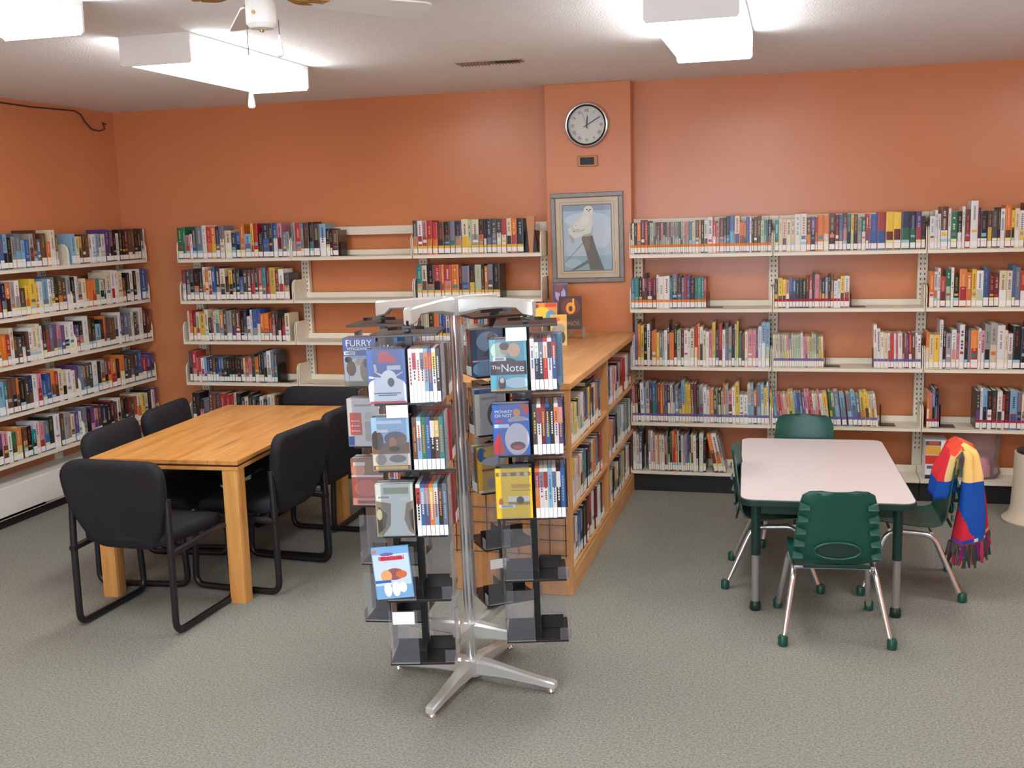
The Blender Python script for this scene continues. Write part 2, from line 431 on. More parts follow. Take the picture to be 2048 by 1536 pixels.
MXL = Tr(XLS, 0, 0) @ Rz(R(90))          # left wall: x along +y, depth along -x
# heights of lips
ZL = [1.588, 1.285, .986, .680, .377]
ZR = [1.564, 1.2075, .8276, .453]
X0L, X0R = -4.387, -1.058
shelving('steel_shelving', 'cream steel wall shelving on back wall left of the column, middle bay nearly empty', MXB, X0L, 3, ZL, 1.815, .085)
shelving('steel_shelving', 'cream steel wall shelving on back wall right of the column, behind green table', MXB, X0R, 3, ZR, 1.815, .122)
YL0 = 7.2-2*B-B
t = shelving('steel_shelving', 'cream steel wall shelving along the left wall, five packed rows', MXL, YL0, 3, ZL, 1.80, .06, top_rail=False)
# deep white base unit under the left wall's shelves
b = MB(); b.box(0, 3*B, .01, DEP-.004, .24, .262); b.box(0, 3*B, 0, .01, .062, .262)
b.build('base_panel', M['steel_white'], t, bevel=.003)

TOP = .026
W1, W2, W3, W4, W5 = 'top', 'second', 'third', 'fourth', 'bottom'
def wh(r_, bay): return ('%s shelf, %s' % (r_, bay), 'books on the %s shelf, %s' % (r_, bay))
# left wall, two bays in view, u = world y
la, lb = YL0+B+.008, 7.2-B-.008
lc, ld = 7.2-B+.008, 7.19
LA, LBn = 'left wall near bay', 'left wall corner bay'
row(MXL, la, lb-.09, ZL[0]+TOP, 'v22b k24 d22 n21 v24b b20g b20v b22 B22k k20 g20 s22B+ B18 b18 g22n n24g s18 n22+ o16 c24w+ n20c-', wh(W1, LA))
row(MXL, lc+.03, ld, ZL[0]+TOP, 'B21+ c19 y19n n20x2 c20w w20 B20 g20w w20+ v23 m17v- v22k k21 w20 k22x2 m22 n21+ n23 k23+ k21 d23w w23-', wh(W1, LBn))
row(MXL, la, lb, ZL[1]+TOP, 'w21p n22 p21r w22v y21n m18r K22s o22k g22 w23g n18d+ y19o y23+ y20o- w21 B22s+ w22e- s23y k22 n23o d22 g23w', wh(W2, LA))
row(MXL, lc, ld, ZL[1]+TOP, 'k22n w22- g18n c20 o19- o18 o19r t19c c18k v18k- c23w+ w24r w24 c23+ n18o k21 w23 k22 w23+ b23+ b22s-', wh(W2, LBn))
row(MXL, la, lb, ZL[2]+TOP, 'r20m n22g e22w y19 o19y o20+ r20o c24w n18d d17 k19w n20 w22c c22 c24w w22- k22n n21r s22 v21n p21s v20 w20k+ w22+', wh(W3, LA))
row(MXL, lc, ld, ZL[2]+TOP, 'v19p k21p w24+ n22 k22n B17s+ k20 o22r- d21 n20x2 g21K w23- v22+ s22x2 w22 n21 g22v w24+ n22k m21 n22-', wh(W3, LBn))
row(MXL, la, lb, ZL[3]+TOP, 'w21v w20c k23+ B22+ t22w- n22+ n23k o22n- k20+ d21 K22n w22+ p22r b17B b21+ o22n r21n c22 c21k w20+ w19c v22n', wh(W4, LA))
row(MXL, lc, ld, ZL[3]+TOP, 's21 o20n- d22x2 w22+ k21 g22r n22k r22o o21r+ k20 o22c+ d21x2 n22s d22 b23+ r17m+ v18m+ v19K', wh(W4, LBn))
row(MXL, la, lb, ZL[4]+TOP, 'n20g g20w v20k p21n w20 G19n o21c+ n20y k20 t17k w22c p20r s20b k22+ w23+ n22d g22x2 c20n v21 w20', wh(W5, LA))
row(MXL, lc, ld, ZL[4]+TOP, 's22g k20 v21p p19v n21 K20k+ k19+ m21k n20 w22k n22 k21 m20n G19k r20 c21o+ y20 w20n k22 w21c v22r', wh(W5, LBn))
for k_, r_ in enumerate((W1, W2, W3, W4, W5)):          # the bay that runs on past the left edge of the picture
    row(MXL, YL0+.01, YL0+B-.01, ZL[k_]+TOP, rand_spec(28, 'kwgKrnbBocdsyv', .18, .24), wh(r_, 'left wall unseen bay'))
# back wall, left bays
BL, BM, BR = 'back wall left bay', 'back wall middle bay', 'bay left of column'
def u(k, f): return X0L+(k+f)*B
row(MXB, u(0, .012), u(0, .99), ZL[0]+TOP, 'G23+ G23t- p17r w18- d23b s23+ w24 r23o o23y K23s s23c c20w+ K18b b18K o24 B17s+ y24r- r24 k18n K24b+ d24K b24w p24m s18 g18-', wh(W1, BL))
row(MXB, u(1, .012), u(1, .40), ZL[0]+TOP, 'g24 r24p+ s24- d23n+ k24t d23k+ B23w+ k19w k19m- n18m+', wh(W1, BM))
row(MXB, u(0, .03), u(0, .97), ZL[1]+TOP, 'm22w d22g d23k k22o+ k23n w24o- o22c c22r b23 d24g+ c23n+ k17d y22k K22s d22K b17s d22 n22 m22r d23 r23p t23s m23r y23+ m21 w22r+ d19p+', wh(W2, BL))
row(MXB, u(0, .05), u(0, .95), ZL[2]+TOP, 'w22- r22o m21y c21r y20+ c23 k17 p18r- w22- e23s+ o22s d23 g22+ d22v n22r+ k17 K23s w18s w23e- b23B+ b23c o20r o20r+ r18 n22p d22- k17w k18r c20w+', wh(W3, BL))
row(MXB, u(0, .04), u(0, .82), ZL[3]+TOP, 'd23k r23p+ p18r- r18w w18r B18r K18s K18b n18s K18b b18s s18k k18x6 n18k c18o- r18p p18 d21 o19y+ k22d k23 s22k w23g+ s23 d22t', wh(W4, BL))
row(MXB, u(0, .04), u(0, .82), ZL[4]+TOP, 'k22d k22 k17p s17v+ n22x2 d22k r22n+ r21w+ r20 w22k- k22 d19w c19k k22 d20w k17w w20k d18n w21k c21k n21- k21-', wh(W5, BL))
row(MXB, u(2, .012), u(2, .87), ZL[0]+TOP, 'd23o w23r p23r r23o r22o n22k+ k22d+ s22t K22g+ c23y+ e23y- c23g+ k23o k23w- K23s d23s d23w r23w c23k o23r k23K+', wh(W1, BR), sticker='y')
row(MXB, u(2, .03), u(2, .68), ZL[1]+TOP, 't23e c23n k23s+ r23k+ o23r- r23p+ o23+ m23k- s22b+ k22y e23+ k23m- o22- s23d k23+', wh(W2, BR), sticker='y')
row(MXB, u(2, .05), u(2, .6), ZL[2]+TOP, rand_spec(18, 'krogbtwc', .2, .23), wh(W3, BR), sticker='y')
# back wall, right bays
RA, RB, RC = 'bay right of column', 'bay behind green table', 'far right bay'
def v(k, f): return X0R+(k+f)*B
row(MXB, v(0, .012), v(0, .99), ZR[0]+TOP, 'k20c- c20- k20 o20k m22+ r21 k21- ' + ' '.join(rnd.choice(['n20g-', 'g20n-', 'e20g-', 'g20e-', 'p20g-', 'd20e-']) for _ in range(20)) + ' t20B c20 n21c o21c- k21 w21n w23+ r20w p19 n22p+ k22g- k23t b23B+ c23v+ o19n-x3 b22 w22- k21- n22 n23k e20 t20e- s20- k20s', wh(W1, RA), sticker='o')
row(MXB, v(1, .012), v(1, .985), ZR[0]+TOP, 't20G c20 c20n c20x2 w23+ w23+ n21o v21k r21o- o22+ o22c+ n23k+ m22r b22s n23p t22k y22e- n22k g20 G20w r22v- p22v- b22b+ r23b++ y23m++ y23m++ K23G++ K23G+ v23r+ k20n', wh(W1, RB), sticker='w')
row(MXB, v(2, .012), v(2, .99), ZR[0]+TOP, 'w20 w23- w21- n25w+ w24- G22+ k22w w25- n23r w28+ m24- k22+ n22y d22 k24- w23 o25n+ y22k- c23w w22y k26n+ n29c- k24v+ v25 K24k d24 g22 w24 k23 b24 n22 G21 w24', wh(W1, RC), sticker='w')
row(MXB, v(0, .012), v(0, .545), ZR[1]+TOP, 'b20B t20 k20 p20k- k23n- m20k+ m20k w22c- w21+ w21+ t20b- s22K+ k21b s20- r21- v21 k20+ G20- t20 t20- r20-', wh(W2, RA), sticker='o')
row(MXB, v(1, .012), v(1, .51), ZR[1]+TOP, 'd18y y19d+ y18k p18w b19k b18K k18x3 n20k r20p k22- p21+ n21o- k18y s19p k21- n20o w17 w18 y20n w20r+', wh(W2, RB), sticker='r')
row(MXB, v(2, .02), v(2, .99), ZR[1]+TOP, 'o22w w22o- w24- r19m G23e w24- k20 o23r+ o21 y23e w22e+ b24 m20x2 c22w+ c22 b25b- s24 r22w b22+ w24 n22c G23+ k23 m21 b22 w23 r22 k21 G22', wh(W2, RC), sticker='w')
kid = 'wwgcesoypbrtnvBkdwg'
def kids(n, h0, h1): return [(rnd.choice(kid), rnd.choice(kid) if rnd.random() < .15 else None, rnd.choice([rnd.uniform(h0, h1), rnd.uniform(h0, (h0+h1)/2)]), rnd.choice([.5, .7, 1, 1, 1.4])) for _ in range(n)]
row(MXB, v(0, .015), v(0, .985), ZR[2]+TOP, 'w21 s30 o28 y27 k26 w28 n30- o23+ y22 s22 g22- w24 d29- o22+ k27m e24+ m24 w24+ w23- c25+ r27c o28- w26d c24 w23 p24 y29 d23 r28m w24 d28s g26 k24 e28- y30- G22 n21 c23 p24+ p24 v24- w26 B29w+ B29e+', wh(W3, RA), depth=.19, tmax=.05)
row(MXB, v(1, .012), v(1, .35), ZR[2]+TOP, 'c21e- e21c- c21- g21e- e21- c21y- p21c- s21c- e21-x4 w22- p20- p20v- c20- y20e- e21- e21c- s21e- y20- c20y-', wh(W3, RB), sticker='v', lean=-2, tmax=.02)
row(MXB, v(1, .68), v(1, .985), ZR[2]+TOP, 'w27c w25 c23w c22+ w22r- r22 w22- p22- w22+ n22p- p22n- v22- r22w n22 w22c- w21', wh(W3, RB)[0:1]+('books at the right end of the third shelf, middle bay',), sticker='v', lean=-1.5, tmax=.03)
for bk in BOOKS:
    if bk['where'][1].startswith('books at the right end'): bk['where'] = ('right block, third shelf, green table bay', bk['where'][1])
row(MXB, v(2, .012), v(2, .99), ZR[2]+TOP, 'o23c- c21 y21 w30- k26- g22 w24p p22- w27w k27- s24- o24r+ w25- p24w- g27k g28c+ w27+ c24- w22g k26+ K25k+ b28w- w28g+ w28 k22- o22y+ n21+ w27 k24 r22 w25', wh(W3, RC), depth=.19, sticker='w')
row(MXB, v(0, .015), v(0, .985), ZR[3]+TOP, 'p24w n26c k25k w26+ B23- g26c+ v26m b26t+ t25b- r25r o25y o25r- b25s n25w w25c d25w- s24B+ s22y B28y+ y26 y25 n26g m26n d24 g24s+ w24+ w22 o22+ d21n g22s- k22e g21 o26c- g25 p22n+ w24 y27+ w19+ w19+ c26B B26 o22n s26B+ B26c y24e w27-', wh(W4, RA), sticker='v', depth=.19, lean=-1.5, tmax=.045)
row(MXB, v(1, .012), v(1, .72), ZR[3]+TOP, 'y21s- t20B- p20s- r20p- p20o- c20p- p20c- y22G- e22y- B21s- b21s- s21B- v20s- p22w- p22r- r21p- w21p- c21p- p22r- w21- y21e+ G22y- e21G- s22B+ B21s+ s21B B22s s20v y22o y22n c21y- c21o- w21c-', wh(W4, RB), sticker='v', lean=-7, tmax=.03)
row(MXB, v(2, .03), v(2, .11), ZR[3]+TOP, 'o23c p22o s25k k25s v22r-', wh(W4, RC), sticker='r', depth=.19)
row(MXB, v(2, .34), v(2, .97), ZR[3]+TOP, 'd24v w26- B25k k24w d24n w24d r22w- k24m B24b+ s23K c22g+ w26- m24r r23p k22 w24 y24b b24K w26 k21 s22 g24', ('right block, fourth shelf, far right bay', 'books at the right of the fourth shelf, far right bay'), sticker='r', depth=.19)
row(MXB, v(0, .015), v(0, .08), .148, 'w26 c24w s25w', ('bottom shelf, left of beige bookend', 'slim books at the left end of the bottom shelf'), depth=.19)
row(MXB, v(0, .13), v(0, .49), .148, 'g27w w27p p25 c24+ o25p- w24c c24+ p23m g27- k22e G26d o27r+ r28o+ w27- k24 c24w B24p p25s b26t n24c c25n w24+ k22w', wh(W5, RA), depth=.19, lean=-1, tmax=.04)
row(MXB, v(0, .495), v(0, .545), .148, 'w26+ k22k', ('leaning pair, bottom shelf, behind green table', 'first leaning books on the bottom shelf'), lean=0, depth=.19)
row(MXB, v(0, .605), v(0, .69), .148, 'o26n w26o g24e-', ('slumped trio, bottom shelf, behind green table', 'slumped books on the bottom shelf'), lean=-12, depth=.19)
# ------------------------------------------------------------------ wooden double-sided bookcase
BX0, BX1, BY0, BY1, BZ = -1.66, -1.04, 4.93, 7.12, 1.065
t = thing('wooden_bookcase', 'light oak double-sided low bookcase standing against the column, full of books', 'bookcase')
bx('end_panel', (BX0, BX1, BY0, BY0+.03, 0, BZ-.035), M['maple_v'], t, .003)
bx('end_panel', (BX0, BX1, BY1-.03, BY1, 0, BZ-.035), M['maple_v'], t, .003)
DIV = 6.02
bx('divider', (BX0, BX1-.004, DIV-.02, DIV+.02, 0, BZ-.035), M['maple_v'], t, .003)
bx('top_board', (BX0-.012, BX1+.006, BY0-.008, DIV, BZ-.035, BZ), M['maple'], t, .004)
bx('top_board', (BX0-.012, BX1+.006, DIV+.001, BY1, BZ-.035, BZ), M['maple'], t, .004)
bx('centre_panel', (-1.36, -1.34, BY0+.03, BY1-.03, .1, BZ-.035), M['maple_v'], t)
for a, c in ((BY0+.03, DIV-.02), (DIV+.02, BY1-.03)):
    for z in (.13, .42, .73):
        bx('shelf_board', (BX0+.006, BX1-.006, a, c, z-.022, z), M['maple'], t, .002)
    bx('plinth', (BX0+.006, BX1-.002, a, c, 0, .106), M['maple'], t, .002)
# far stile overhangs
MXC = Tr(BX1-.012, 0, 0) @ Rz(R(90))
n1, n2 = 'oak bookcase near bay', 'oak bookcase far bay'
row(MXC, BY0+.035, BY0+.9, .731, 'b19k+ w21e y21e c20y k21c e21 w21G- w22e v21+ b21+ y22+ n22c- k20b w21 o21 g20 b21K', wh(W1, n1), depth=.2)
row(MXC, DIV+.03, BY1-.12, .731, 'B24b+ b24G w22c p22w w21k k22w p22- k21m r22+ r21+ w22 o22 b21', wh(W1, n2), depth=.2)
row(MXC, BY0+.035, BY0+.95, .421, 'B22t+ y24w w22 p22c c22n t22p b22t k21n n22k w22g o22 s22 k22 r21', wh(W2, n1), depth=.2)
row(MXC, DIV+.03, BY1-.12, .421, 'k20n y21c p21n v21c k22+ e23y B23w w23B s22 g22 t22 w22', wh(W2, n2), depth=.2)
row(MXC, BY0+.035, BY0+1.0, .131, 'y22w g22w w22s b22g s22k k23d+ n23r+ r23n w24+ m23+ w22 k22 o21', wh(W3, n1), depth=.2)
row(MXC, DIV+.03, BY1-.12, .131, 'r19+ c20w k20n y19n w20k k22e g22y y22c n22 w22 p21 k21', wh(W3, n2), depth=.2)
MXD = Tr(BX0+.012, 0, 0) @ Rz(R(-90))
for z_, r_ in ((.731, W1), (.421, W2), (.131, W3)):
    row(MXD, -(DIV-.03), -(BY0+.1), z_, rand_spec(26, 'kwgKrnbBocdsyv', .18, .24), wh(r_, 'oak bookcase hidden side'), depth=.2)
    row(MXD, -(BY1-.1), -(DIV+.04), z_, rand_spec(26, 'kwgKrnbBocdsyv', .18, .24), wh(r_, 'oak bookcase hidden side'), depth=.2)
# books lying on top of the top-row books in the near bay
for k, (z, c, yy, hh) in enumerate(((.0, 'k', 5.42, .026), (.027, 'r', 5.5, .034))):
    mb = MB(); c_ = pal(c); d_ = .16
    mb.box(BX1-.19, BX1-.015, yy, yy+.23, 0, .003, 0, c_); mb.box(BX1-.19, BX1-.015, yy, yy+.23, hh-.003, hh, 0, c_)
    mb.box(BX1-.018, BX1-.015, yy, yy+.23, 0, hh, 0, c_); mb.box(BX1-.187, BX1-.019, yy+.003, yy+.227, .003, hh-.003, 1, S(225, 215, 195))
    o = mb.build('book', [M['book'], M['paper']], None, T=Tr(0, 0, (.731+.234+z)))
    tag(o, ('black' if c == 'k' else 'red') + ' book lying flat on the top row of the oak bookcase near bay', 'book')

# wire grid display on the end of the bookcase
gt = thing('wire_grid', 'brown wire grid hanging on the near end of the oak bookcase', 'wire grid', (0, BY0-.012, 0))
for k in range(8):
    x = BX0+.03+k*.08
    b = MB(); b.cyl((x, 0, .2), (x, 0, .98), .0025, n=6); b.build('upright_wire', M['gridwire'], gt)
for k in range(11):
    z = .21+k*.076
    b = MB(); b.cyl((BX0+.02, -.004, z), (BX1-.02, -.004, z), .0025, n=6); b.build('cross_wire', M['gridwire'], gt)
for x in (BX0+.05, BX1-.05):
    b = MB(); b.cyl((x, -.004, .98), (x, .013, .98), .004, n=6); b.build('hook', M['gridwire'], gt)

def upright_book(name, label, cat, x, y, z, rz, w_, h, t_, cover, spine=None, tilt=8, extra=None):
    """a front-facing display book or box, leaning slightly back"""
    T = Tr(x, y, z) @ Rz(R(rz)) @ Rx(R(-tilt))
    mb = MB(); mb.box(-w_/2, w_/2, 0, t_, 0, h, 0, cover)
    if spine: mb.box(-w_/2-.0006, -w_/2+.0005, 0, t_, 0, h, 0, spine)
    o = mb.build(name, [M['book']], None, False, 0, T)
    tag(o, label, cat)
    return o
def patches(name, parent, lst, y=-.0006, m=None, T=None, clamp=None):
    """flat print: list of (kind, args, colour)"""
    mb = MB()
    for i, (k, a, c) in enumerate(lst):
        yy = y-.00012*i; c = S(*c)
        if k == 'r': x0, x1, z0, z1 = a; pts = [(x0, z0), (x1, z0), (x1, z1), (x0, z1)]
        elif k == 'e': cx, cz, rx, rz = a; pts = [(cx+rx*math.cos(q*math.pi/10), cz+rz*math.sin(q*math.pi/10)) for q in range(20)]
        else: pts = a
        if clamp: pts = [(min(max(p[0], clamp[0]), clamp[1]), min(max(p[1], clamp[2]), clamp[3])) for p in pts]
        mb.add([(p[0], yy, p[1]) for p in pts], [tuple(range(len(pts)))], 0, c)
    o = mb.build(name, [m or M['print']], parent, T=T)
    return o
def riser(x, y, w_, d_, h, lab):
    t = thing('display_riser', lab, 'stand', (x, y, BZ))
    bx('riser_top', (-w_/2, w_/2, 0, d_, h-.004, h), M['clear'], t)
    for s_ in (-1, 1): bx('riser_side', (s_*(w_/2-.002)-.002, s_*(w_/2-.002)+.002, 0, d_, .0005, h-.004), M['clear'], t)
riser(-1.515, 6.93, .13, .1, .14, 'tall clear riser under the purple book at the back of the bookcase')
riser(-1.395, 6.68, .16, .1, .07, 'low clear riser under the dark box with glowing letter')
riser(-1.545, 6.42, .2, .1, .125, 'clear riser under the orange comic book on the bookcase')
o = upright_book('display_book', 'purple boxed book highest at the back on the oak bookcase, under the picture', 'book', -1.515, 6.95, BZ+.141, 12, .1, .21, .04, S(86, 60, 110), S(120, 90, 130))
patches('cover_print', o, [('r', (-.05, .05, .12, .2), (70, 40, 80)), ('e', (0, .13, .035, .05), (180, 160, 210)), ('e', (-.01, .17, .03, .03), (120, 40, 60)), ('r', (-.004, .004, .07, .15), (40, 30, 50))])
o = upright_book('display_book', 'dark box with glowing orange letter, right of the purple book on the bookcase', 'book', -1.395, 6.70, BZ+.071, 14, .145, .205, .04, S(70, 30, 22), S(40, 26, 26))
patches('cover_print', o, [('e', (.0, .138, .062, .055), (110, 40, 16)), ('e', (.0, .128, .03, .038), (240, 160, 30)), ('e', (0, .125, .012, .018), (60, 20, 10)), ('r', (-.07, .07, .0, .055), (60, 56, 44)), ('r', (.012, .024, .13, .19), (240, 180, 60))])
text('title_lettering', 'DINOS', .036, M['thermo'], o, Tr(0, -.0025, .028) @ XZ)
o = upright_book('display_book', 'orange and yellow comic book leaning on a riser behind the rack', 'book', -1.545, 6.44, BZ+.126, 8, .23, .13, .02, S(232, 150, 60), tilt=12)
patches('cover_print', o, [('r', (-.11, -.06, 0, .13), (226, 190, 120)), ('e', (-.09, .07, .02, .035), (120, 90, 70)), ('r', (-.02, .11, .0, .05), (70, 160, 190)), ('e', (.02, .07, .05, .035), (240, 210, 60)), ('e', (.075, .05, .03, .035), (90, 160, 200)), ('e', (-.02, .11, .02, .013), (150, 60, 110)), ('r', (.04, .11, .105, .128), (220, 70, 50))])
o = upright_book('display_book', 'yellow and cream comic book standing on the bookcase top just behind the rack', 'book', -1.40, 6.35, BZ+.001, 10, .10, .19, .02, S(226, 200, 120), tilt=6)
patches('cover_print', o, [('r', (-.045, .045, .14, .185), (230, 180, 80)), ('e', (-.015, .16, .025, .013), (220, 110, 80)), ('e', (.0, .10, .04, .035), (170, 160, 150)), ('e', (.025, .05, .015, .035), (90, 80, 80)), ('e', (-.025, .045, .02, .028), (230, 170, 60))])
# ------------------------------------------------------------------ pine table
PT = Tr(-3.04, 5.255, 0) @ Rz(R(3))
t = thing('pine_table', 'honey pine library table with thick square legs, black chairs around it', 'table', T=PT)
TW, TL, TZ = .80, 1.5, .725
for k in range(5):
    a = -TW/2+k*TW/5
    bx('plank', (a+.0006, a+TW/5-.0006, -TL/2, TL/2, TZ-.022, TZ), M['pine'], t, .0022)
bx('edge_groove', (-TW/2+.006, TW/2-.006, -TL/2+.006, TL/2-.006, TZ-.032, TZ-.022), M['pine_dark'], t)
bx('under_frame', (-TW/2+.002, TW/2-.002, -TL/2+.002, TL/2-.002, TZ-.05, TZ-.032), M['pine'], t, .002)
for sx in (-1, 1):
    for sy in (-1, 1):
        cx, cy = sx*(TW/2-.05), sy*(TL/2-.05)
        pts = rounded([(cx-.044, cy-.044), (cx+.044, cy-.044), (cx+.044, cy+.044), (cx-.044, cy+.044)], .018, 2)
        b = MB(); b.prism(pts, 0, TZ-.05); b.build('leg', M['pine_leg'], t)
# ------------------------------------------------------------------ black sled-base chairs
def pad(outline, t_, curve=lambda x, z: 0, mi=0):
    """cushion from an outline in x,z; thickness along y"""
    cx = sum(p[0] for p in outline)/len(outline); cz = sum(p[1] for p in outline)/len(outline)
    prof = [(.02, .5), (.35, .5), (.65, .5), (.85, .49), (.94, .44), (.985, .3), (1, .1), (1, -.1), (.985, -.3), (.94, -.44), (.85, -.49), (.65, -.5), (.35, -.5), (.02, -.5)]
    mb = MB(); rings = []
    for s_, o_ in prof:
        r_ = []
        for x, z in outline:
            X = cx+(x-cx)*s_; Z = cz+(z-cz)*s_
            r_.append((X, o_*t_+curve(X, Z), Z))
        rings.append(r_)
    mb.loft(rings, mi); return mb
def make_chair():
    t = thing('guest_chair', 'x', 'chair')
    # seat: outline in x,y
    so = rounded([(-.235, -.22), (.235, -.22), (.24, .25), (-.24, .25)], [.06, .06, .07, .07], 5)
    mb = pad(so, .075, lambda x, z: -.03*max(0, (z-.1)/.15)**2 + .008*(x/.24)**2)
    mb.v = [(x, z, y) for x, y, z in mb.v]; mb.f = [tuple(reversed(f)) for f in mb.f]
    mb.build('seat', M['fabric'], t, 'all', T=Tr(0, 0, .435))
    bo = rounded([(-.165, -.235), (.165, -.235), (.262, -.03), (.278, .2), (-.278, .2), (-.262, -.03)], [.08, .08, .12, .095, .095, .12], 6)
    mb = pad(bo, .068, lambda x, z: -.55*x*x+.06*max(0, -z)**1.2)
    mb.build('backrest', M['fabric'], t, 'all', T=Tr(0, -.212, .618) @ Rx(R(7)))
    for s_ in (-1, 1):
        x = s_*.262
        path = fillet([(x*.98, -.232, .64), (x, -.24, .42), (x, -.245, .017), (x, .25, .017), (x, .225, .405), (x, -.255, .385)], .06, 5)
        b = MB(); b.tube(path, .0165, 10); b.build('sled_frame', M['tube'], t, True)
        b = MB(); b.cyl((s_*.262, -.24, .632), (s_*.225, -.24, .632), .011, n=10)
        b.cyl((s_*.20, -.232, .632), (s_*.262, -.232, .632), .007, n=8); b.build('back_bolt', M['chrome'], t, True)
    b = MB()
    for y in (-.12, .15): b.tube([(-.262, y, .388), (.262, y, .388)], .011, 8)
    b.build('cross_bar', M['tube'], t, True)
    return t
ch = make_chair(); scan_kids()
chairs = [((-2.972, 4.345), -2, 'black padded sled chair nearest the camera, back turned, at table end'),
          ((-3.30, 4.93), -84, 'black padded sled chair on the table left side, nearer of the two'),
          ((-3.36, 5.55), -84, 'black padded sled chair on the table left side, farther of the two'),
          ((-2.72, 4.95), 86, 'black padded sled chair on the table right side, nearer of the two'),
          ((-2.73, 5.52), 88, 'black padded sled chair on the table right side, behind the rack'),
          ((-2.93, 5.96), 181, 'black padded sled chair at the far end of the pine table')]
for i, ((x, y), rz, lab) in enumerate(chairs):
    o = ch if i == 0 else copy_tree(ch)
    o.location = (x, y, 0); o.rotation_euler = (0, 0, R(rz)); tag(o, lab, 'chair', 'black chairs around the pine table')
# ------------------------------------------------------------------ children's table
GT = Tr(.12, 5.52, 0) @ Rz(R(2.5))
t = thing('activity_table', 'low rectangular children\'s table with pale top, green edge and adjustable legs', 'table', T=GT)
gw, gl, gz = .775, 1.36, .555
op = rounded([(-gw/2, -gl/2), (gw/2, -gl/2), (gw/2, gl/2), (-gw/2, gl/2)], .07, 6)
ip = [(x*.985, y*.992) for x, y in op]
b = MB(); b.prism(ip, gz-.004, gz); b.build('table_top', M['laminate'], t)
b = MB(); b.prism(op, gz-.034, gz-.0035); b.build('edge_band', M['green_dk'], t, bevel=.004)
b = MB(); b.box(-gw/2+.09, gw/2-.09, -gl/2+.09, -gl/2+.105, gz-.09, gz-.034); b.box(-gw/2+.09, gw/2-.09, gl/2-.105, gl/2-.09, gz-.09, gz-.034)
b.box(-gw/2+.09, -gw/2+.105, -gl/2+.1, gl/2-.1, gz-.09, gz-.034); b.box(gw/2-.105, gw/2-.09, -gl/2+.1, gl/2-.1, gz-.09, gz-.034); b.build('apron', M['green_dk'], t)
for sx in (-1, 1):
    for sy in (-1, 1):
        x, y = sx*(gw/2-.075), sy*(gl/2-.085)
        b = MB(); b.cyl((x, y, .27), (x, y, gz-.034), .0215, n=16); lg = b.build('leg', M['green_dk'], t, True)
        b = MB(); b.cyl((x, y, .03), (x, y, .275), .0175, n=16); b.build('inner_leg', M['leg_grey'], lg, True)
        b = MB(); b.lathe([(.022, 0), (.026, .006), (.025, .035), (.019, .045)], 16, (x, y, 0)); b.build('foot', M['green_dk'], lg, True)
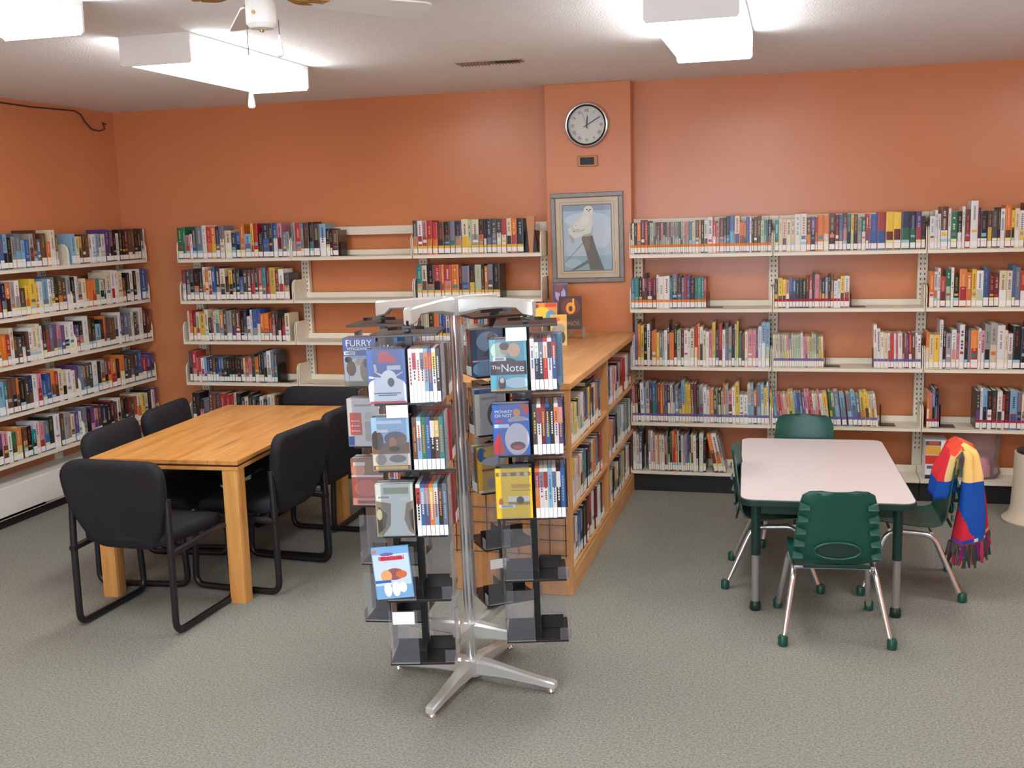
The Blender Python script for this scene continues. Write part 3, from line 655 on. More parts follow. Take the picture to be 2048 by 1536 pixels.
def make_kid_chair():
    t = thing('school_chair', 'x', 'chair')
    # one-piece shell: stations along the profile, y,z, half width
    st = [(.195, .318, .15), (.19, .338, .17), (.14, .346, .178), (.06, .338, .182), (-.03, .328, .184), (-.10, .328, .184), (-.145, .345, .184), (-.168, .385, .184), (-.178, .44, .180), (-.186, .50, .172), (-.194, .56, .165), (-.202, .62, .158), (-.208, .655, .148), (-.212, .672, .12), (-.212, .678, .07)]
    K = 13; top = []; bot = []
    for i, (y, z, hw) in enumerate(st):
        y0, z0 = st[max(i-1, 0)][:2]; y1, z1 = st[min(i+1, len(st)-1)][:2]
        d = Vector((y1-y0, z1-z0)).normalized(); nrm = Vector((d.y, -d.x))  # towards the sitter
        if nrm.y < 0 and i < 6: nrm = -nrm
        if i >= 6 and nrm.x < 0: nrm = -nrm
        a, c = [], []
        for k in range(K):
            f = (k/(K-1)*2-1); x = hw*f; dish = .022*abs(f)**2.5
            p = Vector((y, z))+nrm*(dish)
            a.append((x, p.x, p.y)); q = p-nrm*.006; c.append((x, q.x, q.y))
        top.append(a); bot.append(c)
    rings = [a+list(reversed(c)) for a, c in zip(top, bot)]
    mb = MB(); mb.loft(rings); mb.build('shell', M['green'], t, True)
    # stepped ribs down both edges of the back
    for s_ in (-1, 1):
        for k in range(5):
            z = .375+k*.055; xo = .182-.018*(z-.375)/.22*1.3; y = -.172-.034*(z-.375)/.28
            b = MB(); b.add([(s_*(xo-.042), y-.006, z), (s_*(xo+.004), y-.004, z), (s_*(xo+.004), y-.017, z+.004), (s_*(xo-.040), y-.02, z+.004),
                             (s_*(xo-.042), y-.006, z+.02), (s_*(xo+.0), y-.004, z+.036), (s_*(xo-.001), y-.010, z+.032), (s_*(xo-.034), y-.014, z+.014)],
                            [(0, 1, 2, 3), (4, 7, 6, 5), (0, 4, 5, 1), (1, 5, 6, 2), (2, 6, 7, 3), (3, 7, 4, 0)])
            b.build('side_rib', M['green'], t)
    # oval hand hole with raised rim
    zc, yc = .415, -.186
    el = [(math.cos(q*math.pi/16)*.095, yc-.006-.03*0, zc+math.sin(q*math.pi/16)*.036) for q in range(32)]
    b = MB(); b.tube(el, .0055, 6, closed=True); b.build('hand_hole_rim', M['green'], t, True)
    b = MB(); b.add([(x*.93, yc+.0, zc+(z-zc)*.9) for x, y, z in el], [tuple(range(32))]); b.add([(x*.93, yc+.0+.003, zc+(z-zc)*.9) for x, y, z in el], [tuple(reversed(range(32)))])
    b.build('hand_hole', M['green_dk'], t)
    b = MB(); b.box(-.14, .14, -.185, -.175, .335, .352); b.build('lower_rib', M['green_dk'], t, bevel=.003)
    for s_ in (-1, 1):
        path = fillet([(s_*.222, -.222, .02), (s_*.168, -.10, .305), (s_*.168, .11, .318), (s_*.205, .222, .02)], .055, 6)
        b = MB(); b.tube(path, .0125, 12); lg = b.build('leg_frame', M['chrome'], t, True)
        for (x, y) in ((s_*.225, -.228), (s_*.207, .228)):
            b = MB(); b.lathe([(.016, 0), (.021, .004), (.021, .038), (.016, .046)], 14, (x, y, 0)); b.build('rubber_foot', M['green'], lg, True)
    b = MB(); b.tube([(-.168, -.09, .31), (.168, -.09, .31)], .009, 8); b.tube([(-.168, .1, .32), (.168, .1, .32)], .009, 8)
    b.build('cross_bar', M['chrome'], t, True)
    return t
kc = make_kid_chair(); scan_kids()
for i, ((x, y), rz, lab) in enumerate([((.165, 4.755), 6, 'small green plastic school chair with its back to the camera'),
                                      ((-.09, 5.40), -91, 'small green plastic school chair at the table left side'),
                                      ((.05, 6.10), 178, 'small green plastic school chair at the far end of the low table'),
                                      ((.545, 5.41), 91, 'small green plastic school chair at right with the colourful cloth over its back')]):
    o = kc if i == 0 else copy_tree(kc)
    o.location = (x, y, 0); o.rotation_euler = (0, 0, R(rz)); tag(o, lab, 'chair', 'green school chairs around the low table')
# cloth over the right-hand green chair
def cloth():
    NS, NT = 24, 40; mb = MB(); P = []
    def lerp(pts, f):
        f = max(0, min(.9999, f))*(len(pts)-1); i = int(f); q = f-i; q = q*q*(3-2*q) if 0 else q
        return tuple(a_*(1-q)+b_*q for a_, b_ in zip(pts[i], pts[i+1]))
    # plan sections of the bundle, near edge first, relative to the chair back: inner hem, inner top, crest, outer top, outer hem
    inner1 = [(-.010, -.10, .505), (-.03, -.165, .52), (-.075, -.175, .49), (-.125, -.15, .475), (-.13, -.05, .50), (-.09, .06, .54)]
    inner0 = [(-.012, -.10, .60), (-.025, -.165, .61), (-.07, -.17, .60), (-.105, -.14, .60), (-.11, -.04, .62), (-.07, .08, .64)]
    crest0 = [(-.012, -.12, .675), (-.02, -.165, .685), (-.045, -.16, .70), (-.055, -.12, .715), (-.05, -.02, .725), (-.03, .10, .72)]
    crest1 = [(.004, -.13, .715), (.006, -.16, .728), (.008, -.14, .742), (.01, -.09, .752), (.01, 0, .752), (.01, .11, .74)]
    crest2 = [(.012, -.13, .675), (.022, -.17, .69), (.05, -.165, .705), (.072, -.12, .715), (.075, -.02, .722), (.06, .10, .715)]
    outer0 = [(.004, -.11, .60), (.015, -.17, .60), (.055, -.185, .605), (.095, -.15, .61), (.105, -.04, .62), (.09, .09, .63)]
    outer1 = [(-.012, -.12, .43), (.01, -.18, .425), (.06, -.20, .42), (.115, -.16, .43), (.13, -.05, .44), (.11, .08, .46)]
    outer2 = [(-.035, -.13, .27), (.0, -.19, .26), (.06, -.20, .275), (.12, -.17, .30), (.14, -.06, .31), (.12, .07, .33)]
    secs = [inner1, inner0, crest0, crest1, crest2, outer0, outer1, outer2]; Ls = [0, .1, .19, .25, .31, .41, .59, .76]
    for j in range(NT+1):
        L = j/NT*.76; k = max(i for i in range(7) if Ls[i] <= L+1e-9); q = (L-Ls[k])/(Ls[k+1]-Ls[k])
        r_ = []
        for i in range(NS+1):
            f = i/NS; a_ = lerp(secs[k], f); b_ = lerp(secs[k+1], f); p = [u_*(1-q)+v_*q for u_, v_ in zip(a_, b_)]
            w_ = .006*math.sin(f*22+L*4); p[0] += w_; p[1] -= w_*.8
            r_.append(tuple(p))
        P.append(r_)
    def col(s_, t_):
        L = t_*.76; f = (s_+1)/2
        if L < .075: return (30, 76, 160)
        if L < .19: return (204, 50, 62) if f > .42 else ((210, 184, 124) if L > .10 or f > .2 else (120, 104, 70))
        if L < .25: return (216, 76, 60) if f > .35 else ((150, 152, 162) if f < .18 else (226, 190, 116))
        if L < .30: return (228, 104, 64) if f > .62 else (238, 200, 122)
        if L < .43: return (238, 198, 120) if f < .68 else (210, 60, 56)
        q = (L-.43)/.33
        if q > .97: return (120, 80, 96)
        if q > .86: return (130, 60, 150) if f < .22 else ((50, 70, 160) if f < .42 else ((206, 204, 206) if f < .47 else ((44, 80, 160) if f < .55 else (230, 160, 76))))
        if q > .3 and f < .42*(q-.3)/.56+.02: return (214, 50, 62)
        if f > .68: return (196, 40, 52) if f < .84 else (222, 120, 60)
        return (34, 82, 168)
    vs_ = [p for r_ in P for p in r_]
    for j in range(NT):
        for i in range(NS):
            a = j*(NS+1)+i
            mb.add([vs_[a], vs_[a+1], vs_[a+NS+2], vs_[a+NS+1]], [(0, 1, 2, 3)], 0, S(*col((i+.5)/NS*2-1, (j+.5)/NT)))
    import bmesh
    o = mb.build('blanket', [M['cloth']], None, 'all')
    bm = bmesh.new(); bm.from_mesh(o.data); bmesh.ops.remove_doubles(bm, verts=bm.verts, dist=1e-5); bm.to_mesh(o.data); bm.free()
    sd = o.modifiers.new('thick', 'SOLIDIFY'); sd.thickness = .007; sd.offset = 1
    o.location = (.762, 5.42, -.01)
    tag(o, 'red, yellow and blue fringed cloth draped over the right-hand green chair', 'blanket')
    fr = MB()
    for k in range(44):
        s_ = k/43*2-1; x0, y0, z0 = P[NT][min(NS, int(k/43*NS))]; y0 += rnd.uniform(-.006, .006); x0 += rnd.uniform(-.005, .005)
        c_ = rnd.choice([(70, 60, 70), (120, 40, 110), (60, 70, 66), (90, 84, 80), (170, 60, 80)])
        L = rnd.uniform(.05, .11)
        fr.tube([(x0, y0, z0+.01), (x0+rnd.uniform(-.01, .01), y0, z0-L*.5), (x0+rnd.uniform(-.015, .015), y0+rnd.uniform(-.01, .01), z0-L)], [.007, .010, .005], 5, 0, S(*c_))
    f = fr.build('fringe', [M['cloth']], o); f['kind'] = 'stuff'
cloth()
# ------------------------------------------------------------------ spinner rack
SP = Tr(-1.25, 3.915, 0) @ Ry(R(-.9))
rack = thing('spinner_rack', 'aluminium four-tower revolving rack with black tiers, film cases in its upper tiers', 'display rack', T=SP)
b = MB(); b.cyl((0, 0, .05), (0, 0, 1.54), .0215, n=24); b.build('pole', M['chrome'], rack, True)
def arm(sts, a, n=1):
    """tapered bar along +x: stations r, zlo, zhi, half width"""
    mb = MB(); rings = []
    for r_, z0, z1, hw in sts:
        k = min(hw, (z1-z0)/2)*.35
        rings.append([(r_, -hw, z0+k), (r_, -hw, z1-k), (r_, -hw+k, z1), (r_, hw-k, z1), (r_, hw, z1-k), (r_, hw, z0+k), (r_, hw-k, z0), (r_, -hw+k, z0)])
    mb.loft(rings, T=Rz(R(a))); return mb
ANG = [-99.6, -9.3, 79, 171]
def hub(r_, z0, z1): 
    b = MB(); b.lathe([(r_*.9, z0), (r_, z0+.006), (r_, z1-.006), (r_*.85, z1)], 24); return b
hub(.045, 1.488, 1.562).build('top_hub', M['alu'], rack, True)
hub(.042, .188, .256).build('lower_hub', M['alu'], rack, True)
hub(.045, .026, .098).build('base_hub', M['alu'], rack, True)
for a, ua in zip(ANG, (-101.5, -12, 79, 171)):
    arm([(.0, 1.492, 1.558, .03), (.05, 1.492, 1.56, .026), (.12, 1.508, 1.558, .02), (.2, 1.514, 1.553, .018), (.275, 1.512, 1.549, .018), (.3, 1.49, 1.547, .018), (.335, 1.482, 1.545, .018), (.342, 1.485, 1.54, .015)], ua).build('top_arm', M['alu'], rack, True)
    arm([(.0, .19, .252, .03), (.05, .19, .252, .026), (.15, .194, .242, .019), (.28, .2, .236, .017), (.335, .204, .245, .017)], ua).build('lower_arm', M['alu'], rack, True)
    lg = arm([(.0, .028, .094, .032), (.06, .03, .096, .028), (.15, .03, .08, .022), (.28, .022, .056, .020), (.355, .016, .046, .020), (.365, .018, .04, .016)], a).build('base_leg', M['alu'], rack, True)
    b = MB(); q = R(a); b.lathe([(.014, .001), (.017, .004), (.014, .014), (.007, .02)], 12, (.345*math.cos(q), .345*math.sin(q), 0)); b.build('glide', M['chrome'], lg, True)
TH = .2406; TZ0 = .257
TW_ = [('front-left', -101.5, 11.7), ('front-right', -12, 13.2), ('back-right', 79, 35), ('back-left', 171, 5)]
HALF = .117
def tower(a, rot):
    q = R(a); rr_ = {-101.5: .338, -12: .305}.get(a, .318); T = Tr(rr_*math.cos(q), rr_*math.sin(q), TZ0) @ Rz(R(rot))
    b = MB(); b.box(-.0125, .0125, -.0125, .0125, 0, 5*TH); b.cyl((0, 0, -.02), (0, 0, .0), .007, n=10); b.cyl((0, 0, 5*TH), (0, 0, 5*TH+.04), .007, n=10)
    tw = b.build('tower_post', M['black'], rack, T=T)
    for k in range(6):
        s_ = HALF
        pl = bx('tier_plate', (-s_, s_, -s_, s_, k*TH-.006, k*TH+.003), M['plate'] , tw, .001)
    # curved black title holder above the cap
    b = MB(); z = 5*TH+.012
    rings = []
    for k in range(9):
        f = k/8*2-1; x = .065*f; y = -.02-.03*(1-f*f)*-1*.6-.03
        rings.append([(x, y, z), (x, y-.004, z), (x, y-.004, z+.012), (x, y, z+.012)])
    b.loft(rings); b.box(-.01, .01, -.06, .0, z-.006, z+.003); b.build('sign_holder', M['black'], tw)
    for k in range(5):
        z0 = k*TH+.004
        for m_ in range(4):
            Tm = Rz(R(90*m_))
            b = MB(); b.box(-.112, -.008, -.1265, -.1240, z0, z0+.2, T=Tm)           # clear side wall of a pocket
            b.box(-.112, -.008, -.1240, -.1160, z0, z0+.0025, T=Tm)
            b.build('clear_panel', M['clear'], tw)
            b = MB(); b.box(-.1165, -.1145, -.124, -.085, z0, z0+.045, T=Tm); b.build('clear_lip', M['clear'], tw)
            if k < 2 or m_ in (2, 3):
                b = MB(); b.box(-.10, -.014, -.0155, -.0125, z0, z0+.05, T=Tm); b.build('divider', M['plate'], tw)
    return SP @ T, tw
def dvd(T, w_, col, spine2, label, grp, cover=None, title=None, sticker=True, tilt=0):
    """case: spine at y=0 facing -y, thickness w_ along x, depth .135, height .19"""
    d, h = .135, .190
    mb = MB(); c = pal(col, 6); cov = S(*cover) if cover else c
    mb.box(.0006, w_-.0006, .0015, d, 0, h, 0, cov)
    mb.box(0, w_, 0, .004, .001, h-.001, 0, c)
    mb.box(.0012, w_-.0012, d-.0002, d+.0004, .003, h-.003, 0, S(30, 30, 34))
    z = h*.93
    lum = sum(PAL[col])/3; inks = 'wyBo' if lum < 130 else 'krbv'
    if spine2: mb.box(.0003, w_-.0003, -.0004, .001, h*.62, h*.93, 0, pal(spine2))
    n = rnd.randint(8, 15); z1 = h*.86; ln = (h*rnd.uniform(.42, .55))/n; ik = pal(rnd.choice(inks))
    for q in range(n):
        if rnd.random() < .1: continue
        a = z1-(q+1)*ln; mb.add([(w_*.32, -.0007, a), (w_*.68, -.0007, a), (w_*.68, -.0007, a+ln*.72), (w_*.32, -.0007, a+ln*.72)], [(0, 1, 2, 3)], 0, ik)
    o = mb.build('film_case', [M['print']], None, T=T)
    tag(o, label, 'film case', grp)
    if sticker:
        b = MB(); b.box(.0008, w_-.0008, -.0012, .001, .003, .04, 0, S(238, 240, 242)); b.build('spine_label', [M['matte']], o)
    return o
TIERN = ['top', 'second', 'third', 'fourth', 'bottom']
POCK = ['left pocket', 'front pocket', 'right pocket', 'rear pocket']
spines = {('front-left', 0): 'w w w w B b w k', ('front-left', 1): 'n B G b k n t', ('front-left', 2): 'w b v o B k s', 
          ('front-right', 0): 'w K K r w b', ('front-right', 1): 'd w m b k w v', ('front-right', 2): 'o w w B w k b'}
spine_2 = {('front-left', 0): '. r . s o r y .', ('front-left', 1): '. w . . w y .', ('front-left', 2): 'r B p y w d .',
           ('front-right', 0): '. w s w n r', ('front-right', 1): '. r r K . o p', ('front-right', 2): 'r s r . s w .'}
TWM = {}
for tn, a, rot in TW_:
    Tt, tw = tower(a, rot); TWM[tn] = (Tt, tw)
    for k in range(3):
        z0 = (4-k)*TH+.0035
        for m_ in range(4):
            n = [5, 7, 6, 3][m_]
            if tn.startswith('back'): n = [5, 5, 4, 3][m_]
            cs = spines.get((tn, k), '').split() if m_ == 1 else None
            c2 = spine_2.get((tn, k), '').split() if m_ == 1 else None
            if cs: n = len(cs)
            if not cs: cs = [rnd.choice('kKwwbBdrngtk') for _ in range(n)]; c2 = [rnd.choice('.....rwyo') for _ in range(n)]
            wd = min(.0158, .110/n)
            if m_ == 1 and n < 7: wd = .0158
            for i in range(n):
                # pocket m_=1 opens to the front; others are the same turned by 90 degrees
                Tp = Tt @ Rz(R(90*(m_-1))) @ Tr(.0135+i*wd if m_ != 0 else .0135+.110-(n-i)*wd, -.134, z0)
                if m_ == 0: Tp = Tt @ Rz(R(-90)) @ Tr(.0135+.110-(n-i)*wd, -.134, z0)
                if (tn, k, m_, i) in (): continue
                last = (m_ == 0 and i == n-1)
                lab = '%s film case, %s from left, %s, %s tier, %s tower' % (CN[cs[i]], ORD(i+1), POCK[m_], TIERN[k], tn)
                if last: continue
                dvd(Tp, wd-.0004, cs[i], None if c2[i] == '.' else c2[i], lab, 'film cases in the rack, %s tower' % tn)
# cover-out cases: the outermost case of every left pocket, drawn facing the front
def cover_case(tn, k, label, base, art, titles=(), dx=0, dz=0, lean=0, out=0):
    Tt, tw = TWM[tn]
    T = Tt @ Tr(-.134+dx, -.1225-out, (4-k)*TH+.0035+dz) @ Ry(R(lean)) @ Rx(R(0))
    mb = MB(); d, h = .135, .190
    mb.box(0, d, .0, .0145, 0, h, 0, S(*base)); mb.box(-.0003, .002, -.0002, .0148, .001, h-.001, 0, S(*[x*.8 for x in base]))
    o = mb.build('film_case', [M['print']], None, False, 0, T); tag(o, label, 'film case', 'cover-out film cases on the rack')
    patches('cover_print', o, art, -.0005, clamp=(.0015, .1335, .0015, .1885))
    for s_, size, m_, x, z in titles:
        text('title_lettering', s_, size, m_, o, Tr(x, -.0030, z) @ XZ)
    return o
WT = M['card']; RD = mat('red_ink', S(206, 44, 56), .4); BLK = M['ink']; GD = mat('gold_ink', S(190, 150, 90), .4); BLU = mat('blue_ink', S(50, 70, 150), .4)
cover_case('front-left', 0, 'film case with blue sky cover, red lettering and white aeroplane, top tier front-left tower', (58, 96, 170),
    [('r', (0, .135, .0, .065), (206, 220, 236)), ('e', (.067, .05, .075, .045), (226, 234, 242)), ('p', [(.04, .145), (.045, .18), (.07, .185), (.1, .16), (.105, .142)], (204, 44, 60)),
     ('r', (.07, .118, .118, .134), (196, 206, 214)), ('e', (.075, .088, .028, .03), (236, 238, 240)), ('p', [(.02, .115), (.03, .112), (.06, .1), (.055, .092)], (232, 234, 238)), ('p', [(.022, .14), (.032, .138), (.035, .115), (.026, .112)], (216, 200, 200)),
     ('p', [(.005, .098), (.05, .092), (.05, .088), (.005, .09)], (224, 230, 238)), ('p', [(.1, .1), (.125, .112), (.126, .109), (.1, .093)], (200, 214, 228)), ('e', (.082, .075, .012, .016), (70, 80, 90)), ('r', (.004, .131, .001, .008), (206, 40, 54)),
     ('r', (.02, .115, .035, .038), (60, 70, 110)), ('r', (.035, .1, .028, .031), (60, 70, 110))])
cover_case('front-left', 1, 'film case with pale blue sky and brown figures cover, second tier front-left tower', (150, 192, 222),
    [('r', (0, .135, 0, .1), (120, 86, 64)), ('e', (.085, .115, .04, .025), (92, 84, 96)), ('e', (.075, .1, .014, .02), (168, 120, 84)), ('e', (.02, .11, .022, .035), (60, 50, 44)), ('e', (.105, .105, .018, .016), (130, 96, 70)),
     ('r', (0, .135, .018, .06), (206, 198, 184)), ('e', (.03, .04, .02, .02), (150, 140, 130)), ('e', (.09, .042, .03, .014), (120, 116, 112)), ('r', (.01, .125, .004, .016), (222, 178, 70)), ('r', (.02, .11, .168, .18), (196, 214, 232)), ('r', (.02, .06, .138, .148), (208, 212, 214)), ('e', (.08, .078, .02, .01), (60, 44, 36))])
cover_case('front-left', 2, 'film case with cream cover showing two dark faces, third tier front-left tower', (206, 214, 206),
    [('p', [(.0, .0), (.02, .0), (.05, .04), (.055, .12), (.0, .13)], (130, 122, 98)), ('p', [(.005, .01), (.03, .03), (.04, .08), (.01, .11), (.004, .06)], (64, 58, 44)), ('e', (.012, .08, .01, .02), (190, 180, 140)),
     ('p', [(.135, .0), (.115, .02), (.1, .06), (.11, .12), (.135, .13)], (140, 124, 104)), ('p', [(.135, .01), (.122, .04), (.118, .09), (.135, .1)], (70, 56, 48)), ('r', (.03, .12, .155, .178), (150, 158, 130)), ('r', (.004, .055, .135, .15), (226, 230, 228)), ('r', (.01, .05, .139, .147), (150, 156, 160)), ('r', (.085, .12, .13, .142), (220, 222, 216))])
cover_case('front-left', 3, 'film case with icy blue and white cover and red title, tilted in the fourth tier', (120, 176, 226),
    [('r', (.003, .132, .05, .165), (200, 222, 242)), ('r', (.03, .11, .142, .156), (206, 66, 92)), ('e', (.055, .165, .025, .006), (120, 100, 160)), ('e', (.075, .09, .035, .022), (150, 90, 90)), ('e', (.045, .085, .02, .022), (230, 170, 120)), ('e', (.1, .088, .02, .014), (210, 110, 70)), ('e', (.045, .035, .014, .028), (240, 244, 248)), ('e', (.075, .035, .015, .028), (240, 244, 248)), ('e', (.1, .04, .014, .02), (236, 242, 248)), ('r', (.003, .06, .06, .07), (40, 110, 190)), ('e', (.012, .178, .008, .006), (226, 120, 40))],
    [('PENGUIN', .022, RD, .07, .15)], lean=-4, dx=-.012, dz=.012, out=.022)
cover_case('back-left', 0, 'film case reading FURRY VENGEANCE with animals on its cover, top tier back-left tower', (82, 98, 158),
    [('r', (0, .135, 0, .12), (150, 170, 190)), ('e', (.05, .05, .03, .06), (206, 204, 196)), ('e', (.03, .07, .02, .03), (110, 84, 66)), ('e', (.095, .06, .03, .05), (150, 128, 104)), ('e', (.02, .105, .015, .012), (40, 44, 50)), ('e', (.1, .09, .02, .02), (96, 80, 70)), ('e', (.06, .095, .012, .014), (190, 160, 130)), ('r', (0, .135, 0, .02), (130, 120, 90)), ('r', (.004, .05, .124, .138), (220, 222, 224)), ('r', (.01, .046, .127, .135), (150, 156, 160))],
    [('FURRY', .036, WT, .066, .168), ('VENGEANCE', .017, WT, .066, .147)])
cover_case('back-left', 1, 'film case with white cover and red panel, second tier back-left tower', (206, 204, 200),
    [('r', (.01, .058, .045, .135), (206, 86, 72)), ('r', (.0, .025, .002, .04), (60, 90, 150)), ('r', (.03, .1, .16, .168), (160, 156, 150)), ('r', (.07, .12, .02, .1), (176, 170, 164)), ('e', (.09, .12, .02, .018), (196, 186, 176)), ('r', (.015, .05, .1, .104), (240, 200, 190)), ('r', (.015, .05, .08, .084), (240, 200, 190)), ('r', (.015, .05, .06, .064), (240, 200, 190))])
cover_case('back-left', 2, 'film case with reddish brown cover and pale band, third tier back-left tower', (176, 88, 74),
    [('r', (0, .135, .125, .19), (150, 110, 84)), ('e', (.03, .145, .028, .03), (212, 150, 118)), ('r', (.01, .06, .162, .176), (214, 210, 200)), ('r', (-.002, .135, .116, .123), (226, 220, 212)), ('e', (.06, .07, .05, .035), (206, 110, 92)), ('r', (0, .135, 0, .03), (214, 150, 130)), ('r', (.02, .1, .008, .02), (150, 80, 74))])
cover_case('front-right', 0, 'film case reading The Note with a couple on its cover, top tier front-right tower', (96, 168, 190),
    [('r', (0, .135, .055, .11), (44, 46, 52)), ('e', (.035, .15, .03, .03), (190, 220, 200)), ('e', (.055, .155, .016, .022), (206, 166, 140)), ('e', (.055, .165, .018, .014), (80, 58, 46)), ('e', (.09, .15, .022, .026), (214, 186, 140)), ('e', (.086, .148, .012, .018), (222, 180, 152)), ('p', [(.0, .075), (.02, .115), (.05, .125), (.08, .12), (.12, .1), (.13, .07)], (52, 34, 40)), ('r', (0, .135, 0, .06), (84, 180, 206)), ('e', (.1, .03, .05, .02), (190, 222, 232)), ('e', (.042, .028, .014, .024), (70, 54, 54)), ('e', (.042, .04, .008, .01), (216, 210, 200)), ('r', (0, .135, 0, .008), (200, 170, 90)), ('r', (.012, .06, .112, .126), (222, 226, 226)), ('r', (.02, .052, .115, .123), (140, 156, 170))],
    [('The', .020, WT, .022, .088), ('Note', .040, WT, .082, .084)])
cover_case('front-right', 1, 'film case with bright blue cover, pale round face and red corner, second tier front-right', (40, 104, 196),
    [('e', (.088, .06, .045, .06), (208, 204, 214)), ('e', (.09, .035, .028, .016), (90, 60, 66)), ('e', (.09, .03, .018, .008), (196, 60, 60)), ('p', [(.055, .135), (.09, .15), (.125, .14), (.135, .13), (.06, .125)], (168, 170, 172)), ('p', [(.1, .19), (.135, .19), (.135, .155), (.12, .15)], (180, 70, 50)), ('e', (.09, .16, .014, .014), (222, 150, 80)), ('p', [(.002, .005), (.045, .005), (.025, .09), (.002, .05)], (206, 52, 60)), ('r', (.006, .06, .104, .118), (206, 220, 236)), ('r', (.01, .04, .125, .134), (214, 50, 66))],
    [('MONKEY', .016, WT, .042, .164), ('OR NOT', .016, WT, .04, .149)])
cover_case('front-right', 2, 'film case with plain yellow cover and small white van, third tier front-right tower', (244, 206, 34),
    [('r', (.003, .132, .162, .176), (150, 104, 60)), ('e', (.02, .169, .008, .007), (216, 180, 150)), ('e', (.05, .169, .008, .007), (206, 170, 140)), ('e', (.085, .169, .008, .007), (190, 190, 190)), ('e', (.115, .169, .009, .007), (206, 200, 196)), ('r', (.055, .13, .105, .109), (190, 160, 60)), ('r', (.06, .12, .115, .118), (200, 170, 60)), ('r', (.045, .125, .06, .085), (226, 226, 214)), ('r', (.045, .125, .052, .064), (170, 130, 60)), ('e', (.09, .07, .014, .014), (90, 80, 70)), ('e', (.018, .065, .008, .014), (190, 100, 70)), ('r', (.01, .07, .042, .054), (230, 232, 234)), ('r', (.018, .062, .044, .052), (150, 160, 180))],
    [('SUNSHINE', .016, GD, .095, .125)])
cover_case('back-right', 0, 'film case with dark blue cover and a man in glasses, top tier back-right tower', (66, 84, 112),
    [('e', (.07, .14, .05, .04), (150, 176, 196)), ('e', (.085, .15, .02, .026), (150, 120, 104)), ('r', (.07, .1, .15, .156), (20, 20, 26)), ('p', [(.04, .08), (.08, .12), (.11, .08)], (40, 38, 60)), ('e', (.05, .03, .05, .03), (120, 160, 196)), ('r', (0, .135, .06, .066), (180, 180, 190))])
cover_case('back-right', 1, 'film case with white cover and a woman\'s face, second tier back-right tower', (206, 204, 198),
    [('r', (0, .135, .17, .19), (40, 90, 150)), ('e', (.085, .08, .032, .05), (70, 60, 60)), ('e', (.088, .072, .022, .034), (224, 212, 204)), ('r', (.03, .1, .145, .155), (170, 166, 160)), ('e', (.09, .055, .007, .004), (190, 70, 80))])
cover_case('back-right', 2, 'film case with yellow cover and white car, third tier back-right tower', (224, 178, 66),
    [('e', (.02, .16, .02, .03), (60, 100, 150)), ('r', (.03, .13, .15, .17), (232, 196, 50)), ('e', (.07, .13, .05, .018), (206, 206, 210)), ('r', (.02, .12, .09, .1), (150, 60, 60)), ('e', (.06, .04, .022, .022), (170, 160, 140)), ('r', (0, .135, 0, .012), (214, 214, 206))])
# white cards clipped in the clear walls
def rcard(tn, k, x0, x1, z0, z1, lab):
    Tt, tw = TWM[tn]
    b = MB(); b.box(x0, x1, -.1285, -.1275, z0, z1)
    o = b.build('label_card', M['card'], None, T=Tt @ Tr(0, 0, (4-k)*TH)); tag(o, lab, 'card', 'blank white cards on the rack')
rcard('front-left', 1, -.075, .002, .193, .238, 'blank white card at the second tier, front-left tower of the rack')
rcard('front-left', 4, -.098, -.018, .155, .202, 'blank white card on the bottom tier, front-left tower of the rack')
rcard('front-right', 0, -.072, .004, .187, .236, 'blank white card at the top tier, front-right tower of the rack')
rcard('back-right', 4, -.1, -.03, .16, .2, 'blank white card on the bottom tier, back-right tower of the rack')
# ------------------------------------------------------------------ ceiling light fittings
def fixture(x0, x1, y0, y1, lab):
    t = thing('ceiling_light', lab, 'light', ((x0+x1)/2, (y0+y1)/2, H)); hw = (x1-x0)/2; hl = (y1-y0)/2
    zt, zb = -.03, -.130
    bx('back_pan', (-hw-.002, hw+.002, -hl+.001, hl-.001, zt, 0), M['white'], t)
    prof = [(-hw+.004, zt-.002), (-hw+.004, zb+.03), (-hw+.012, zb+.012), (-hw+.035, zb+.002), (-hw+.1, zb), (hw-.1, zb), (hw-.035, zb+.002), (hw-.012, zb+.012), (hw-.004, zb+.03), (hw-.004, zt-.002)]
    b = MB(); b.loft([[(p[0], -hl+.012, p[1]) for p in prof], [(p[0], hl-.012, p[1]) for p in prof]]); b.build('lens', M['lens'], t)
    for s_ in (-1, 1):
        o2 = [(-hw, zt), (-hw, zb+.01), (-hw+.01, zb-.002), (hw-.01, zb-.002), (hw, zb+.01), (hw, zt)]
        b = MB(); y = s_*(hl-.012); b.loft([[(p[0], y, p[1]) for p in o2], [(p[0], y+s_*.012, p[1]) for p in o2]]); b.build('end_cap', M['white'], t)
for (fx_, fy_), wh_ in zip(UNSEEN_FITTINGS, ('left row, level with the camera', 'middle row, just in front of the camera', 'middle row, behind the camera', 'right row, above the right shelves', 'right row, beside the camera')):
    fixture(fx_-.18, fx_+.18, fy_-.61, fy_+.61, 'added unseen wraparound ceiling light, '+wh_)
fixture(-3.0, -2.64, 4.43, 5.65, 'glowing wraparound ceiling light above the pine table, pull chain in front')
fixture(-.585, -.22, 4.28, 5.50, 'glowing wraparound ceiling light at right, near the clock column')
fixture(-2.98, -2.62, 2.44, 3.66, 'glowing wraparound ceiling light cut off by the upper left corner')
